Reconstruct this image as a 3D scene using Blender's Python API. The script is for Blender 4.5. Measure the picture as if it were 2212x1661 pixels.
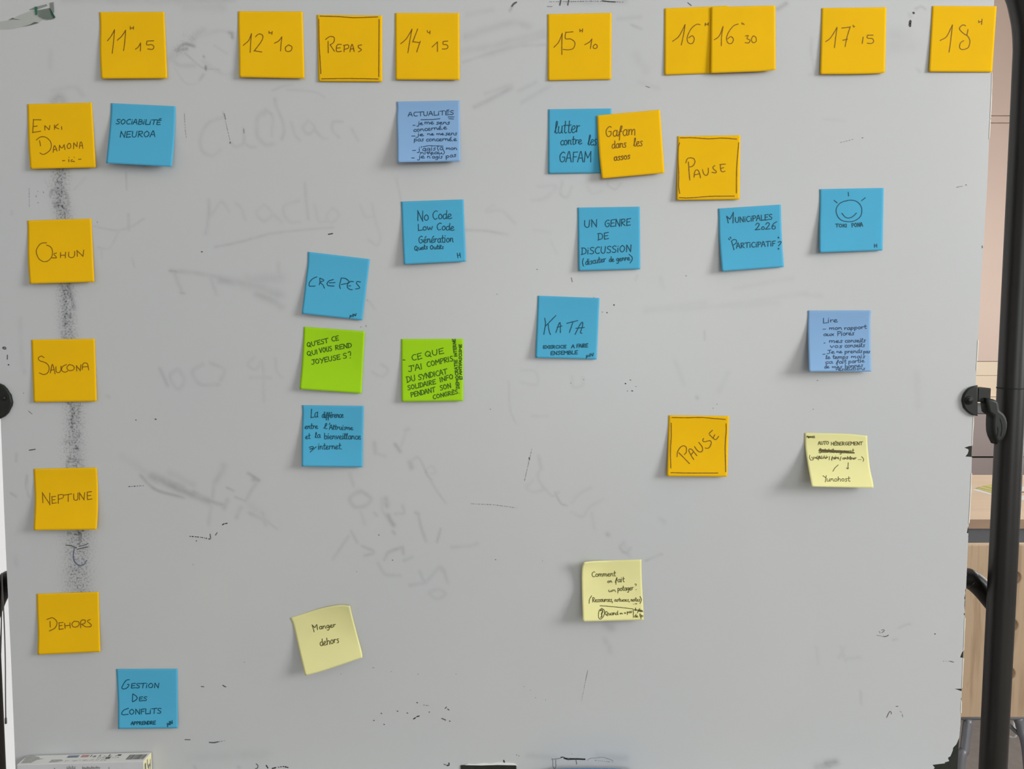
import bpy, bmesh, math, random
import numpy as np
from mathutils import Vector
random.seed(7); rng = np.random.default_rng(7)
for o in list(bpy.data.objects): bpy.data.objects.remove(o)
S = bpy.context.scene
# ------------------------------------------------------------------ camera
W, H, F = 2212.0, 1661.0, 1662.0
TH = math.atan(0.0687)
CAM = np.array([0.0, -0.9136, 1.35])
cd = bpy.data.cameras.new('camera'); cam = bpy.data.objects.new('camera', cd)
S.collection.objects.link(cam); cam.location = CAM
cam.rotation_euler = (math.pi/2 - TH, 0, 0)
cd.sensor_width = 36.0; cd.lens = F/W*36.0; cd.clip_start = 0.05; cd.clip_end = 60
S.camera = cam
# ------------------------------------------------------------------ view, world, daylight
S.view_settings.view_transform = 'Standard'; S.view_settings.look = 'None'
S.view_settings.gamma = 1.0; S.view_settings.use_curve_mapping = False
S.view_settings.exposure = 0.03
wd = bpy.data.worlds.new('overcast_sky'); S.world = wd; wd.use_nodes = True
bg = wd.node_tree.nodes['Background']; bg.inputs[0].default_value = (0.85, 0.92, 1.0, 1); bg.inputs[1].default_value = 0.6
def area(name, loc, rot, sx, sy, power, col):
    l = bpy.data.lights.new(name, 'AREA'); l.shape = 'RECTANGLE'; l.size = sx; l.size_y = sy
    l.energy = power; l.color = col
    o = bpy.data.objects.new(name, l); o.location = loc; o.rotation_euler = rot; S.collection.objects.link(o); return o
WY, WZ = -1.95, 2.2
area('daylight_side_window', (3.38, WY, WZ), (0, math.radians(90), 0), 1.3, 1.5, 121, (0.985, 0.998, 0.995))
area('rear_fill_light', (0.9, -4.93, 1.5), (math.radians(90), 0, 0), 2.2, 1.4, 30, (0.96, 1.0, 0.98))  # added fill from behind the camera, also brightens the board centre
area('added_far_light', (3.38, 1.75, 1.5), (0, math.radians(90), 0), 1.5, 1.9, 32, (1.0, 0.97, 0.93))  # added light to brighten the room behind the board
# ------------------------------------------------------------------ helpers
def ray_pt(px, py, Y):
    px = np.asarray(px, float); py = np.asarray(py, float); Y = np.asarray(Y, float)
    a = (px - W/2)/F; b = -(py - H/2)/F
    dx = a; dy = math.cos(TH) + b*math.sin(TH); dz = -math.sin(TH) + b*math.cos(TH)
    t = (Y - CAM[1])/dy
    return np.stack([CAM[0] + t*dx, np.broadcast_to(Y, t.shape).astype(float), CAM[2] + t*dz], -1)
def at(px, py, Y=0.0): return Vector(ray_pt(px, py, Y).tolist())
def nodes_mat(name):
    m = bpy.data.materials.new(name); m.use_nodes = True
    nt = m.node_tree; return m, nt, nt.nodes['Principled BSDF']
def mat(name, col, rough=0.6, var=0.06, scale=30.0, metal=0.0, spec=0.5, bump=0.0, stretch=(1,1,1), dark=None):
    m, nt, p = nodes_mat(name)
    tc = nt.nodes.new('ShaderNodeTexCoord'); mp = nt.nodes.new('ShaderNodeMapping')
    mp.inputs['Scale'].default_value = stretch
    nz = nt.nodes.new('ShaderNodeTexNoise'); nz.inputs['Scale'].default_value = scale; nz.inputs['Detail'].default_value = 4
    rp = nt.nodes.new('ShaderNodeValToRGB')
    c0 = dark if dark else tuple(c*(1-var) for c in col); c1 = tuple(min(1, c*(1+var)) for c in col)
    rp.color_ramp.elements[0].color = (*c0, 1); rp.color_ramp.elements[1].color = (*c1, 1)
    rp.color_ramp.elements[0].position = 0.3; rp.color_ramp.elements[1].position = 0.7
    L = nt.links.new
    L(tc.outputs['Object'], mp.inputs['Vector']); L(mp.outputs[0], nz.inputs['Vector']); L(nz.outputs[0], rp.inputs[0]); L(rp.outputs[0], p.inputs['Base Color'])
    p.inputs['Roughness'].default_value = rough; p.inputs['Metallic'].default_value = metal
    p.inputs['Specular IOR Level'].default_value = spec
    if bump:
        b = nt.nodes.new('ShaderNodeBump'); b.inputs['Strength'].default_value = bump; b.inputs['Distance'].default_value = 0.0006
        L(nz.outputs[0], b.inputs['Height']); L(b.outputs[0], p.inputs['Normal'])
    return m
def mesh_obj(name, verts, faces, m, parent=None, smooth=False):
    me = bpy.data.meshes.new(name); me.from_pydata([tuple(v) for v in verts], [], [tuple(f) for f in faces]); me.update()
    if smooth: me.polygons.foreach_set('use_smooth', [True]*len(me.polygons))
    me.materials.append(m)
    o = bpy.data.objects.new(name, me); S.collection.objects.link(o)
    if parent: o.parent = parent; o.matrix_parent_inverse = parent.matrix_world.inverted() if parent.type != 'EMPTY' else parent.matrix_basis.inverted()
    return o
def empty(name, loc, label=None, cat=None, group=None):
    o = bpy.data.objects.new(name, None); o.empty_display_size = 0.03; o.location = loc; S.collection.objects.link(o)
    tag(o, label, cat, group); return o
def tag(o, label=None, cat=None, group=None, kind=None):
    if label: o['label'] = label
    if cat: o['category'] = cat
    if group: o['group'] = group
    if kind: o['kind'] = kind
    return o
def box(name, x0, x1, y0, y1, z0, z1, m, parent=None, bev=0.0):
    bm = bmesh.new(); bmesh.ops.create_cube(bm, size=1)
    for v in bm.verts:
        v.co = Vector(((x0+x1)/2 + v.co.x*(x1-x0), (y0+y1)/2 + v.co.y*(y1-y0), (z0+z1)/2 + v.co.z*(z1-z0)))
    if bev: bmesh.ops.bevel(bm, geom=bm.edges[:], offset=bev, segments=3, profile=0.6, affect='EDGES')
    me = bpy.data.meshes.new(name); bm.to_mesh(me); bm.free(); me.materials.append(m)
    o = bpy.data.objects.new(name, me); S.collection.objects.link(o)
    if parent: o.parent = parent; o.matrix_parent_inverse = parent.matrix_basis.inverted()
    return o
def catmull(P, n=5, closed=False):
    P = np.asarray(P, float)
    if len(P) < 3: return P
    Q = np.vstack([2*P[0]-P[1], P, 2*P[-1]-P[-2]]); out = []
    t = np.linspace(0, 1, n, endpoint=False)[:, None]
    for i in range(1, len(Q)-2):
        p0, p1, p2, p3 = Q[i-1], Q[i], Q[i+1], Q[i+2]
        out.append(0.5*((2*p1) + (-p0+p2)*t + (2*p0-5*p1+4*p2-p3)*t**2 + (-p0+3*p1-3*p2+p3)*t**3))
    out.append(P[-1][None]); return np.vstack(out)
def tube(name, pts, r, m, parent=None, seg=20, smooth_path=True, n=8, flat=1.0):
    P = catmull([tuple(p) for p in pts], n) if smooth_path and len(pts) > 2 else np.array([tuple(p) for p in pts])
    V = []; Fc = []; T0 = None
    T = np.gradient(P, axis=0); T /= np.linalg.norm(T, axis=1)[:, None]
    a = np.cross(T[0], [0, 1, 0]);
    if np.linalg.norm(a) < .1: a = np.cross(T[0], [1, 0, 0])
    a /= np.linalg.norm(a)
    rr = r if hasattr(r, '__len__') else [r]*len(P)
    for i in range(len(P)):
        a = a - T[i]*np.dot(a, T[i]); a /= np.linalg.norm(a); b = np.cross(T[i], a)
        for k in range(seg):
            an = 2*math.pi*k/seg; V.append(P[i] + rr[min(i, len(rr)-1)]*(a*math.cos(an) + b*math.sin(an)*flat))
    for i in range(len(P)-1):
        for k in range(seg):
            k2 = (k+1) % seg; Fc.append((i*seg+k, i*seg+k2, (i+1)*seg+k2, (i+1)*seg+k))
    Fc.append(tuple(range(seg))[::-1]); Fc.append(tuple((len(P)-1)*seg+k for k in range(seg)))
    return mesh_obj(name, V, Fc, m, parent, smooth=True)
def slab(name, poly, Y0, Y1, m, parent=None, holes=(), bev=0.0):
    """flat panel with an outline given as points (x, z); Y0 front, Y1 back; built from a filled curve"""
    cu = bpy.data.curves.new(name, 'CURVE'); cu.dimensions = '2D'; cu.fill_mode = 'BOTH'
    for pl in [poly, *holes]:
        sp = cu.splines.new('POLY'); sp.points.add(len(pl)-1); sp.use_cyclic_u = True
        for i, p in enumerate(pl): sp.points[i].co = (p[0], p[1], 0, 1)
    cu.extrude = abs(Y1-Y0)/2 - bev; cu.bevel_depth = bev; cu.bevel_resolution = 2
    t = bpy.data.objects.new('tmp', cu); S.collection.objects.link(t)
    me = bpy.data.meshes.new_from_object(t.evaluated_get(bpy.context.evaluated_depsgraph_get()))
    bpy.data.objects.remove(t)
    for v in me.vertices:
        x, y, z = v.co; v.co = (x, (Y0+Y1)/2 - z, y)
    me.name = name; me.materials.clear(); me.materials.append(m)
    o = bpy.data.objects.new(name, me); S.collection.objects.link(o)
    if parent: o.parent = parent; o.matrix_parent_inverse = parent.matrix_basis.inverted()
    return o
# ------------------------------------------------------------------ pen strokes
FONT = {
'A':'7|0,0 2.5,10 3.5,10 6,0;1.2,4 5,4','B':'7|1,0 1,10 1,10 5,9 5,6 1,5.3 6,4.5 6,1 1,0','C':'7|6,9 4,10 1,7 1,3 3,0 6,1',
'D':'7|1,0 1,10;0,10 4,9.5 6,6 5,1.5 0,0','E':'6.5|6,10 1,9.5 1,9.5 1,0 1,0 6,.5;1,5 5,5.3','F':'6|5.5,10 1,9.5 1,9.5 1,0;1,5 4.5,5.3',
'G':'7.5|6,9 4,10 1,7 1,3 3,0 6,1.5 6,5 6,5 3.5,5','H':'7.5|1,0 1,10;1,5 6,5.5;6,0 6,10','I':'3|1,0 1,10','J':'6|1,10 6,10;4,10 4,3 2.5,0 0,1.5',
'K':'7|1,0 1,10;6,10 1,4;2.5,5.5 6,0','L':'6|1,10 1,0 1,0 6,.5','M':'8.5|0.5,0 1,10 1,10 4,4 4,4 7,10 7,10 7.5,0','N':'7.5|1,0 1,10 1,10 6,0 6,0 6.3,10',
'O':'8|3.5,10 1,7 1,3 3.5,0 6,2.5 6.3,7 3.5,10','P':'6.5|1,0 1,10;0.5,9.5 5,9.5 5.5,6 1,4.5','Q':'8|3.5,10 1,7 1,3 3.5,0 6,2.5 6.3,7 3.5,10;4,3 7,-1.5',
'R':'7|1,0 1,10;0.5,9.5 5,9.5 5,6 1,5 1,5 6,0','S':'6.5|5.5,9 3,10 1,8 2.5,5.5 5,4 5,1 3,0 0.5,1','T':'7|0,9.5 7,10;3.5,10 3.2,0',
'U':'7.5|1,10 1,3 3,0 5.5,1.5 6.2,10','V':'7|0,10 3,0 3,0 6,10','X':'7|0,0 6,10;0,10 6,0','Y':'7|0,10 3,5.5;6.5,10 2,-1','Z':'7|0,10 6,10 6,10 0,0 0,0 6,0',
'É':'6.5|6,9 1,8.5 1,8.5 1,0 1,0 6,.5;1,4.5 5,4.8;2.5,11 5.5,12.5','È':'6.5|6,9 1,8.5 1,8.5 1,0 1,0 6,.5;1,4.5 5,4.8;2,12.5 5,11',
'i':'3|1.2,0 1.2,6.5;1.3,9 1.5,9.4','j':'4.5|3,6 3,-2 1.5,-4 0,-3;3,8.6 3.2,9','a':'6|5,5 3,6 .8,4 1.2,1 3,0 4.6,2 4.8,6 4.8,6 4.8,1 6,0.3','b':'6|1,10 1,0 1,1 4,0 5.2,3 4,6 1,4',
'c':'5|4.6,5 2.8,6 .8,4 1,1.5 2.8,0 5,1','d':'6|4.8,5 2.8,6 .8,4 1,1 3,0 4.6,2;5,10 4.8,1 6,0.3','e':'5.5|0,2.2 3,3 4.5,4.6 3,6 1,4.5 .9,1.5 2.6,0 5.5,1.2',
'f':'4.5|0,0 2,4 4,9 3,10 2,7 1.8,0 1.6,-4;.5,4 4,4.5','g':'6|4.8,5 2.8,6 .8,4 1.2,1.5 3,1 4.6,3 4.8,6 4.8,-2 3,-4 1.2,-3','h':'6|1,10 1,0 1,3 3,6 4.6,5 4.8,0','l':'3.5|0,1 2.2,7 2.4,9.8 1.2,9.8 1,2 2.2,0 3.2,.8',
'm':'8.5|.8,6 1,0 1,3.5 2.6,6 3.8,5 4,0 4,3.5 5.8,6 7,5 7.2,0','n':'6|.8,6 1,0 1,3.5 3,6 4.4,5 4.6,.6 5.6,0.3','o':'5.5|2.8,6 .8,4.4 .8,1.6 2.8,0 4.6,1.6 4.6,4.4 2.8,6','p':'6|1,6 1,-4;1,4 3,6 5,4.6 4.8,1.6 3,.4 1,1.5',
'q':'6|4.8,5 2.8,6 .8,4 1,1 3,.4 4.6,2;5,6 5,-4','r':'4.5|.8,6 1,0 1,3.5 2.4,5.6 4.2,5.4','s':'4.5|4,5.4 2.2,6 1,4.6 3.4,2.4 3.2,.4 .6,.2','t':'4.5|2,10 1.8,1.5 3,0 4.2,.6;.2,6.2 4.2,6.6',
'u':'6|.8,6 .8,1.5 2.4,0 4.4,2 4.6,6 4.6,6 4.7,1 5.8,.2','v':'5.5|.5,6 2.6,0 2.6,0 4.8,6','w':'7.5|.5,6 1.8,.2 3.6,4.5 3.6,4.5 5,.2 6.8,6','x':'5.5|.5,0 4.6,6;.5,6 4.6,0','y':'5.5|.6,6 1,2.5 3.2,2.2;4.8,6 4.4,0 2.4,-4 .6,-3',
'é':'5.5|0,2.2 3,3 4.5,4.6 3,6 1,4.5 .9,1.5 2.6,0 5.5,1.2;2.4,7.6 4.4,9.4','à':'6|5,5 3,6 .8,4 1.2,1 3,0 4.6,2 4.8,6 4.8,1 6,0.3','ç':'5|4.6,5 2.8,6 .8,4 1,1.5 2.8,0 5,1;3,0 3.4,-2 1.6,-3',
'2':'7|.8,7.5 2.6,10 5,8.5 4,5 .5,.4 .5,.4 6.2,.8','0':'5|2.4,4.5 .8,2.8 1.6,.3 3.8,.8 4,3.4 2.4,4.5','6':'6.5|6.5,10.5 3,8 1,3.5 2,.3 4.8,.5 5,3.5 2.6,4.8 1,3',
"'":'2.5|1.5,10.5 1,7.5','.':'2.5|1,0.2 1.3,0','-':'5|.5,3 4,3.2',',':'3|1.6,.6 .6,-2.4','?':'6|1,8 3,10 5,8 3,5 3,3;3,.4 3.1,0','(':'4|3,10 1,5 3,-2','/':'4|0,-1 4,10',')':'4|1,10 3,5 1,-2',' ':'4|'}
def word(text, x0, y0, x1, y1, cap, slant=0.08):
    """strokes (in crop pixels) of one word whose baseline runs from x0,y0 to x1,y1"""
    gl = [FONT[c].split('|') for c in text]; tot = sum(float(g[0]) for g in gl) - 1.0
    L = math.hypot(x1-x0, y1-y0); ex = ((x1-x0)/L, (y1-y0)/L); up = (ex[1], -ex[0]); out = []; cur = 0.0
    for g in gl:
        for st in g[1].split(';'):
            if not st: continue
            q = []
            for pt in st.split(' '):
                gx, gy = map(float, pt.split(','))
                hx = (cur + gx)/tot*L + gy*slant*cap/10.0; hy = gy/10.0*cap
                q.append((x0 + ex[0]*hx + up[0]*hy, y0 + ex[1]*hx + up[1]*hy))
            out.append(q)
        cur += float(g[0])
    return out
def parse(s):
    out = []
    for st in s.replace('\n', ' ').split(';'):
        st = st.strip()
        if st: out.append([tuple(map(float, p.split(','))) for p in st.split()])
    return out
def ribbon(px, w, taper=True):
    """polyline in image-plane pixels -> quad strip (left pts, right pts)"""
    P = catmull(px, 5) if len(px) > 2 else np.asarray(px, float)
    if len(P) == 1: P = np.vstack([P, P + [0.6, 0]])
    d = np.linalg.norm(np.diff(P, axis=0), axis=1); keep = np.r_[True, d > 0.05]; P = P[keep]
    if len(P) < 2: P = np.vstack([P[0], P[0] + [0.6, 0]])
    # resample so the strip follows the sheet
    d = np.r_[0, np.cumsum(np.linalg.norm(np.diff(P, axis=0), axis=1))]
    n = max(2, int(d[-1]/2.4)+1); s = np.linspace(0, d[-1], n)
    P = np.stack([np.interp(s, d, P[:, 0]), np.interp(s, d, P[:, 1])], -1)
    P[1:-1] += rng.normal(0, 0.10, P[1:-1].shape)
    T = np.gradient(P, axis=0); T /= np.maximum(np.linalg.norm(T, axis=1), 1e-6)[:, None]
    P = np.vstack([P[0]-T[0]*w*.42, P, P[-1]+T[-1]*w*.42]); T = np.vstack([T[0], T, T[-1]])
    N = np.stack([-T[:, 1], T[:, 0]], -1)
    ww = w*(1+rng.normal(0, .06, len(P))); ww[0] *= .45; ww[-1] *= .45
    return P + N*ww[:, None]/2, P - N*ww[:, None]/2
def strips(strokes, fn, w, name, m, parent):
    """strokes in full-photo pixels; fn maps an (n,2) pixel array to 3-D points"""
    A = []; Fc = []; k = 0
    for st in strokes:
        wi = w
        if isinstance(st, tuple) and len(st) == 2 and isinstance(st[1], float): st, wi = st
        a, b = ribbon(st, wi); n = len(a); A.append(np.stack([a, b], 1).reshape(-1, 2))
        Fc += [(k+2*i, k+2*i+1, k+2*i+3, k+2*i+2) for i in range(n-1)]; k += 2*n
    V = fn(np.vstack(A)); return mesh_obj(name, V, Fc, m, parent)
# ------------------------------------------------------------------ materials
def ink(name, c): return mat(name, c, rough=0.55, var=0.12, scale=300, spec=0.3)
PAPER = {
 'orange': (0.88, 0.50, 0.004), 'blue': (0.085, 0.42, 0.64), 'periwinkle': (0.24, 0.415, 0.66),
 'green': (0.355, 0.67, 0.012), 'pale': (0.80, 0.76, 0.35)}
INK = {'orange': (0.23, 0.105, 0.004), 'blue': (0.006, 0.075, 0.12), 'periwinkle': (0.02, 0.055, 0.12), 'green': (0.04, 0.12, 0.003), 'pale': (0.09, 0.075, 0.012)}
MP = {k: mat('note_paper_'+k, v, rough=0.85, var=0.025, scale=18, spec=0.15, bump=0.05) for k, v in PAPER.items()}
MI = {k: ink('pen_ink_'+k, v) for k, v in INK.items()}
M_black = mat('black_tube', (0.016, 0.0145, 0.012), rough=0.36, var=0.15, scale=9, spec=0.5)
M_blackp = mat('black_plastic', (0.010, 0.012, 0.008), rough=0.5, var=0.2, scale=60, spec=0.4)
M_core = mat('dark_core', (0.013, 0.015, 0.009), rough=0.8, var=0.3, scale=120)
M_highlight = mat('highlight_cream', (0.85, 0.80, 0.70), rough=0.5)
M_wall = mat('white_wall_paint', (0.80, 0.80, 0.80), rough=0.9, var=0.01, scale=5)
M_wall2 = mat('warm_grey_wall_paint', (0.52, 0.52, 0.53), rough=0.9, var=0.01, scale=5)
M_floor = mat('taupe_floor', (0.27, 0.235, 0.215), rough=0.6, var=0.08, scale=40)
M_ceil = mat('ceiling_paint', (0.8, 0.8, 0.79), rough=0.95, var=0.01)
M_beige = mat('beige_laminate', (0.71, 0.55, 0.465), rough=0.55, var=0.012, scale=3)
M_peach = mat('peach_laminate', (0.84, 0.69, 0.51), rough=0.5, var=0.012, scale=3)
M_mauve = mat('mauve_laminate', (0.37, 0.30, 0.285), rough=0.55, var=0.015, scale=3)
M_grey = mat('grey_metal_beam', (0.13, 0.132, 0.142), rough=0.45, var=0.05)
M_chrome = mat('grey_metal_tube', (0.20, 0.20, 0.215), rough=0.4, var=0.05, metal=0.3)
M_birch = mat('birch_laminate', (0.82, 0.64, 0.46), rough=0.45, var=0.05, scale=3, stretch=(1, 8, 8))
M_bedge = mat('birch_edge', (0.40, 0.27, 0.18), rough=0.5, var=0.06, scale=6, stretch=(1, 6, 6))
def plywood():
    m, nt, p = nodes_mat('moulded_plywood'); L = nt.links.new
    tc = nt.nodes.new('ShaderNodeTexCoord'); mp = nt.nodes.new('ShaderNodeMapping'); mp.inputs['Scale'].default_value = (34, 1, 3.2)
    nz = nt.nodes.new('ShaderNodeTexNoise'); nz.inputs['Scale'].default_value = 1.0; nz.inputs['Detail'].default_value = 3; nz.inputs['Distortion'].default_value = 1.5
    rp = nt.nodes.new('ShaderNodeValToRGB'); e = rp.color_ramp.elements
    e[0].position = 0.34; e[0].color = (0.40, 0.27, 0.165, 1); e[1].position = 0.5; e[1].color = (0.52, 0.37, 0.235, 1)
    L(tc.outputs['Object'], mp.inputs[0]); L(mp.outputs[0], nz.inputs[0]); L(nz.outputs[0], rp.inputs[0]); L(rp.outputs[0], p.inputs['Base Color'])
    p.inputs['Roughness'].default_value = 0.5; return m
M_ply = plywood()
def board_mat():
    m, nt, p = nodes_mat('worn_whiteboard_enamel'); L = nt.links.new; N = nt.nodes.new
    at_ = N('ShaderNodeAttribute'); at_.attribute_name = 'wear'
    sep = N('ShaderNodeSeparateColor'); L(at_.outputs['Color'], sep.inputs[0])
    tc = N('ShaderNodeTexCoord')
    n1 = N('ShaderNodeTexNoise'); n1.inputs['Scale'].default_value = 60; n1.inputs['Detail'].default_value = 5
    n2 = N('ShaderNodeTexNoise'); n2.inputs['Scale'].default_value = 430; n2.inputs['Detail'].default_value = 2
    n3 = N('ShaderNodeTexNoise'); n3.inputs['Scale'].default_value = 4.0; n3.inputs['Detail'].default_value = 3
    for n in (n1, n2, n3): L(tc.outputs['Object'], n.inputs['Vector'])
    def mth(op, a, b, c=None):
        q = N('ShaderNodeMath'); q.operation = op
        for i, v in enumerate((a, b, c)):
            if v is None: continue
            if isinstance(v, (int, float)): q.inputs[i].default_value = v
            else: L(v, q.inputs[i])
        return q.outputs[0]
    def rng_(v, a, b, c, d):
        q = N('ShaderNodeMapRange'); L(v, q.inputs[0]); q.inputs[1].default_value = a; q.inputs[2].default_value = b; q.inputs[3].default_value = c; q.inputs[4].default_value = d; return q.outputs[0]
    soft = mth('MULTIPLY', sep.outputs[0], rng_(n1.outputs[0], .3, .7, .65, 1.55))
    sp = mth('MULTIPLY', sep.outputs[1], rng_(n2.outputs[0], .47, .72, 0.0, 0.85))
    f = mth('ADD', soft, sp); f = mth('MINIMUM', f, 0.95)
    base = N('ShaderNodeMix'); base.data_type = 'RGBA'; L(rng_(n3.outputs[0], .3, .7, 0, 1), base.inputs[0])
    base.inputs[6].default_value = (0.545, 0.558, 0.56, 1); base.inputs[7].default_value = (0.575, 0.578, 0.568, 1)
    mix = N('ShaderNodeMix'); mix.data_type = 'RGBA'; L(f, mix.inputs[0]); L(base.outputs[2], mix.inputs[6]); mix.inputs[7].default_value = (0.035, 0.038, 0.042, 1)
    L(mix.outputs[2], p.inputs['Base Color'])
    p.inputs['Roughness'].default_value = 0.34; p.inputs['Specular IOR Level'].default_value = 0.6
    return m
# ------------------------------------------------------------------ room
RX0, RX1, RY0, RY1, RZ = -2.6, 3.45, -5.0, 3.95, 3.4
def struct(o): o['kind'] = 'structure'; return o
struct(box('floor', RX0-.15, RX1+.15, RY0-.15, RY1+.15, -.1, 0, M_floor))
struct(box('ceiling', RX0-.15, RX1+.15, RY0-.15, RY1+.15, RZ, RZ+.1, M_ceil))
struct(box('wall_left', RX0-.15, RX0, RY0, RY1, 0, RZ, M_wall2))
struct(box('wall_back', RX0-.15, RX1+.15, RY1, RY1+.15, 0, RZ, M_wall))
def wall_with_windows(name, axis, fixed0, fixed1, a0, a1, wins):
    V = []; Fc = []
    def bx(p0, p1, q0, q1):
        k = len(V)
        for f in (fixed0, fixed1):
            for (p, q) in ((p0, q0), (p1, q0), (p1, q1), (p0, q1)):
                V.append((f, p, q) if axis == 'x' else (p, f, q))
        Fc.extend([(k, k+1, k+2, k+3), (k+4, k+7, k+6, k+5), (k, k+4, k+5, k+1), (k+1, k+5, k+6, k+2), (k+2, k+6, k+7, k+3), (k+3, k+7, k+4, k)])
    cur = a0
    for (w0, w1, z0, z1) in wins:
        bx(cur, w0, 0, RZ); bx(w0, w1, 0, z0); bx(w0, w1, z1, RZ); cur = w1
    bx(cur, a1, 0, RZ)
    return struct(mesh_obj(name, V, Fc, M_wall2))
wall_with_windows('wall_right', 'x', RX1, RX1+.15, RY0, RY1, [(WY-.8, WY+.8, WZ-.7, WZ+.7), (.75, 2.75, .7, 2.3)])
wall_with_windows('wall_front', 'y', RY0-.15, RY0, RX0, RX1, [(-.25, 2.05, .75, 2.25)])
struct(box('wall_corner', RX0, -1.3, .35, RY1, 0, RZ, M_wall))
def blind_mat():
    m, nt, p = nodes_mat('self_lit_blind_fabric'); p.inputs['Base Color'].default_value = (.7, .7, .7, 1); p.inputs['Roughness'].default_value = .9
    p.inputs['Emission Color'].default_value = (.97, .985, 1, 1); p.inputs['Emission Strength'].default_value = .43  # emission stands in for daylight coming through the fabric
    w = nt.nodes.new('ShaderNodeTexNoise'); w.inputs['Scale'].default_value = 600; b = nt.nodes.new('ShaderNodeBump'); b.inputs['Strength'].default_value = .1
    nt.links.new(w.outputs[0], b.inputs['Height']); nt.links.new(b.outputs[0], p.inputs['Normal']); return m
bl = empty('roller_blind', (-1.285, 1.5, 2.4), 'white roller blind with daylight put in as its own glow, seen past the left edge of the board', 'blind')
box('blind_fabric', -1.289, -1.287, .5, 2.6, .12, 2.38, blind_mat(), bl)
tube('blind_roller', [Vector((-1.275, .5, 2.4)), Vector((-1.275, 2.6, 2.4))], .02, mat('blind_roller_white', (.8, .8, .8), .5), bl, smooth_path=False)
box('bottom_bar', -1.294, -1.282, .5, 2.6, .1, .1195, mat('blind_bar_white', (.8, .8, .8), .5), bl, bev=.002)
M_frame = mat('white_window_frame', (0.8, 0.8, 0.8), rough=0.4, var=0.01)
gm, gnt, gp = nodes_mat('window_glass'); gp.inputs['Transmission Weight'].default_value = 1.0; gp.inputs['Roughness'].default_value = 0.0; gp.inputs['IOR'].default_value = 1.05
e = struct(empty('window_1', (RX1+.08, WY, WZ-.7)))
for (y0, y1, z0, z1) in ((WY-.8, WY-.75, WZ-.7, WZ+.7), (WY+.75, WY+.8, WZ-.7, WZ+.7), (WY-.75, WY+.75, WZ-.7, WZ-.65), (WY-.75, WY+.75, WZ+.65, WZ+.7), (WY-.025, WY+.025, WZ-.65, WZ+.65)):
    box('window_frame', RX1+.05, RX1+.11, y0, y1, z0, z1, M_frame, e)
for s in (-1, 1): box('pane', RX1+.077, RX1+.083, WY+(.0255 if s > 0 else -.7495), WY+(.7495 if s > 0 else -.0255), WZ-.6495, WZ+.6495, gm, e)
e = struct(empty('added_window_far', (RX1+.08, 1.75, .7)))  # unseen window added to go with the background light
for (y0, y1, z0, z1) in ((.75, .8, .7, 2.3), (2.7, 2.75, .7, 2.3), (.8, 2.7, .7, .75), (.8, 2.7, 2.25, 2.3), (1.725, 1.775, .75, 2.25)):
    box('window_frame', RX1+.05, RX1+.11, y0, y1, z0, z1, M_frame, e)
for y0, y1 in ((.8005, 1.7245), (1.7755, 2.6995)): box('pane', RX1+.077, RX1+.083, y0, y1, .7505, 2.2495, gm, e)
e = struct(empty('added_window_rear', (.9, RY0-.08, .75)))  # unseen window added to go with the rear fill
for (x0, x1, z0, z1) in ((-.25, -.2, .75, 2.25), (2.0, 2.05, .75, 2.25), (-.2, 2.0, .75, .8), (-.2, 2.0, 2.2, 2.25), (.875, .925, .8, 2.2)):
    box('window_frame', x0, x1, RY0-.11, RY0-.05, z0, z1, M_frame, e)
for x0, x1 in ((-.1995, .8745), (.9255, 1.9995)): box('pane', x0, x1, RY0-.083, RY0-.077, .8005, 2.1995, gm, e)

# ------------------------------------------------------------------ the whiteboard on its stand
RIGHT = np.array([(-40, 2149), (0, 2147.5), (155, 2143), (200, 2142), (250, 2139.5), (300, 2137), (400, 2132.5), (500, 2126.5), (600, 2119.5), (750, 2112), (830, 2107.5), (900, 2103), (960, 2100.2), (1020, 2098.6), (1100, 2095), (1140, 2092.2), (1200, 2090), (1300, 2085.6), (1400, 2082), (1500, 2077.5), (1560, 2075), (1590, 2072.6), (1700, 2067)], float)
LEFT = np.array([(-40, -38), (0, -36), (900, 1.0), (960, 3.5), (1100, 8.8), (1220, 14), (1300, 18), (1420, 23.7), (1661, 33.5), (1700, 35)], float)
CHIPS = [  # where the enamel has broken away from the right-hand edge (photo row, depth of the chip)
 [(1138, 0), (1139, 1.5), (1151, 3.5), (1152, 0)], [(1270, 0), (1274, 2), (1282, 1), (1292, 3), (1296, 0)],
 [(1292, 0), (1297, 1.5), (1306, 2), (1330, 0)], [(963, 0), (963.5, 6), (967, 17), (970, 9), (973, 7.5), (980, 9.5), (986, 14), (987, 0)],
 [(1405, 0), (1408, 3), (1418, 6.5), (1420, 7), (1421, 0)], [(1487.5, 0), (1488, 16), (1490, 9), (1493, 0)], [(1507, 0), (1509, 2), (1513, 0)], [(1324, 0), (1326, 3), (1331, 0)],
 [(1591.6, 0), (1600, 3), (1608, 6), (1615, 12.5), (1621.5, 13), (1627, 15), (1633.7, 17.5), (1636.5, 22.5), (1644, 19.5), (1646.8, 29), (1648.7, 28), (1652, 55), (1658, 50), (1661, 52), (1700, 54)]]
Y_TOP, Y_BOT = -34.0, 1676.0
wb = empty('mobile_whiteboard', tuple(at(1050, 1676, 0.01)[:2]) + (0.0,), 'large worn white enamel board with smudged pen traces, hung in a black tubular stand', 'whiteboard')
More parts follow.
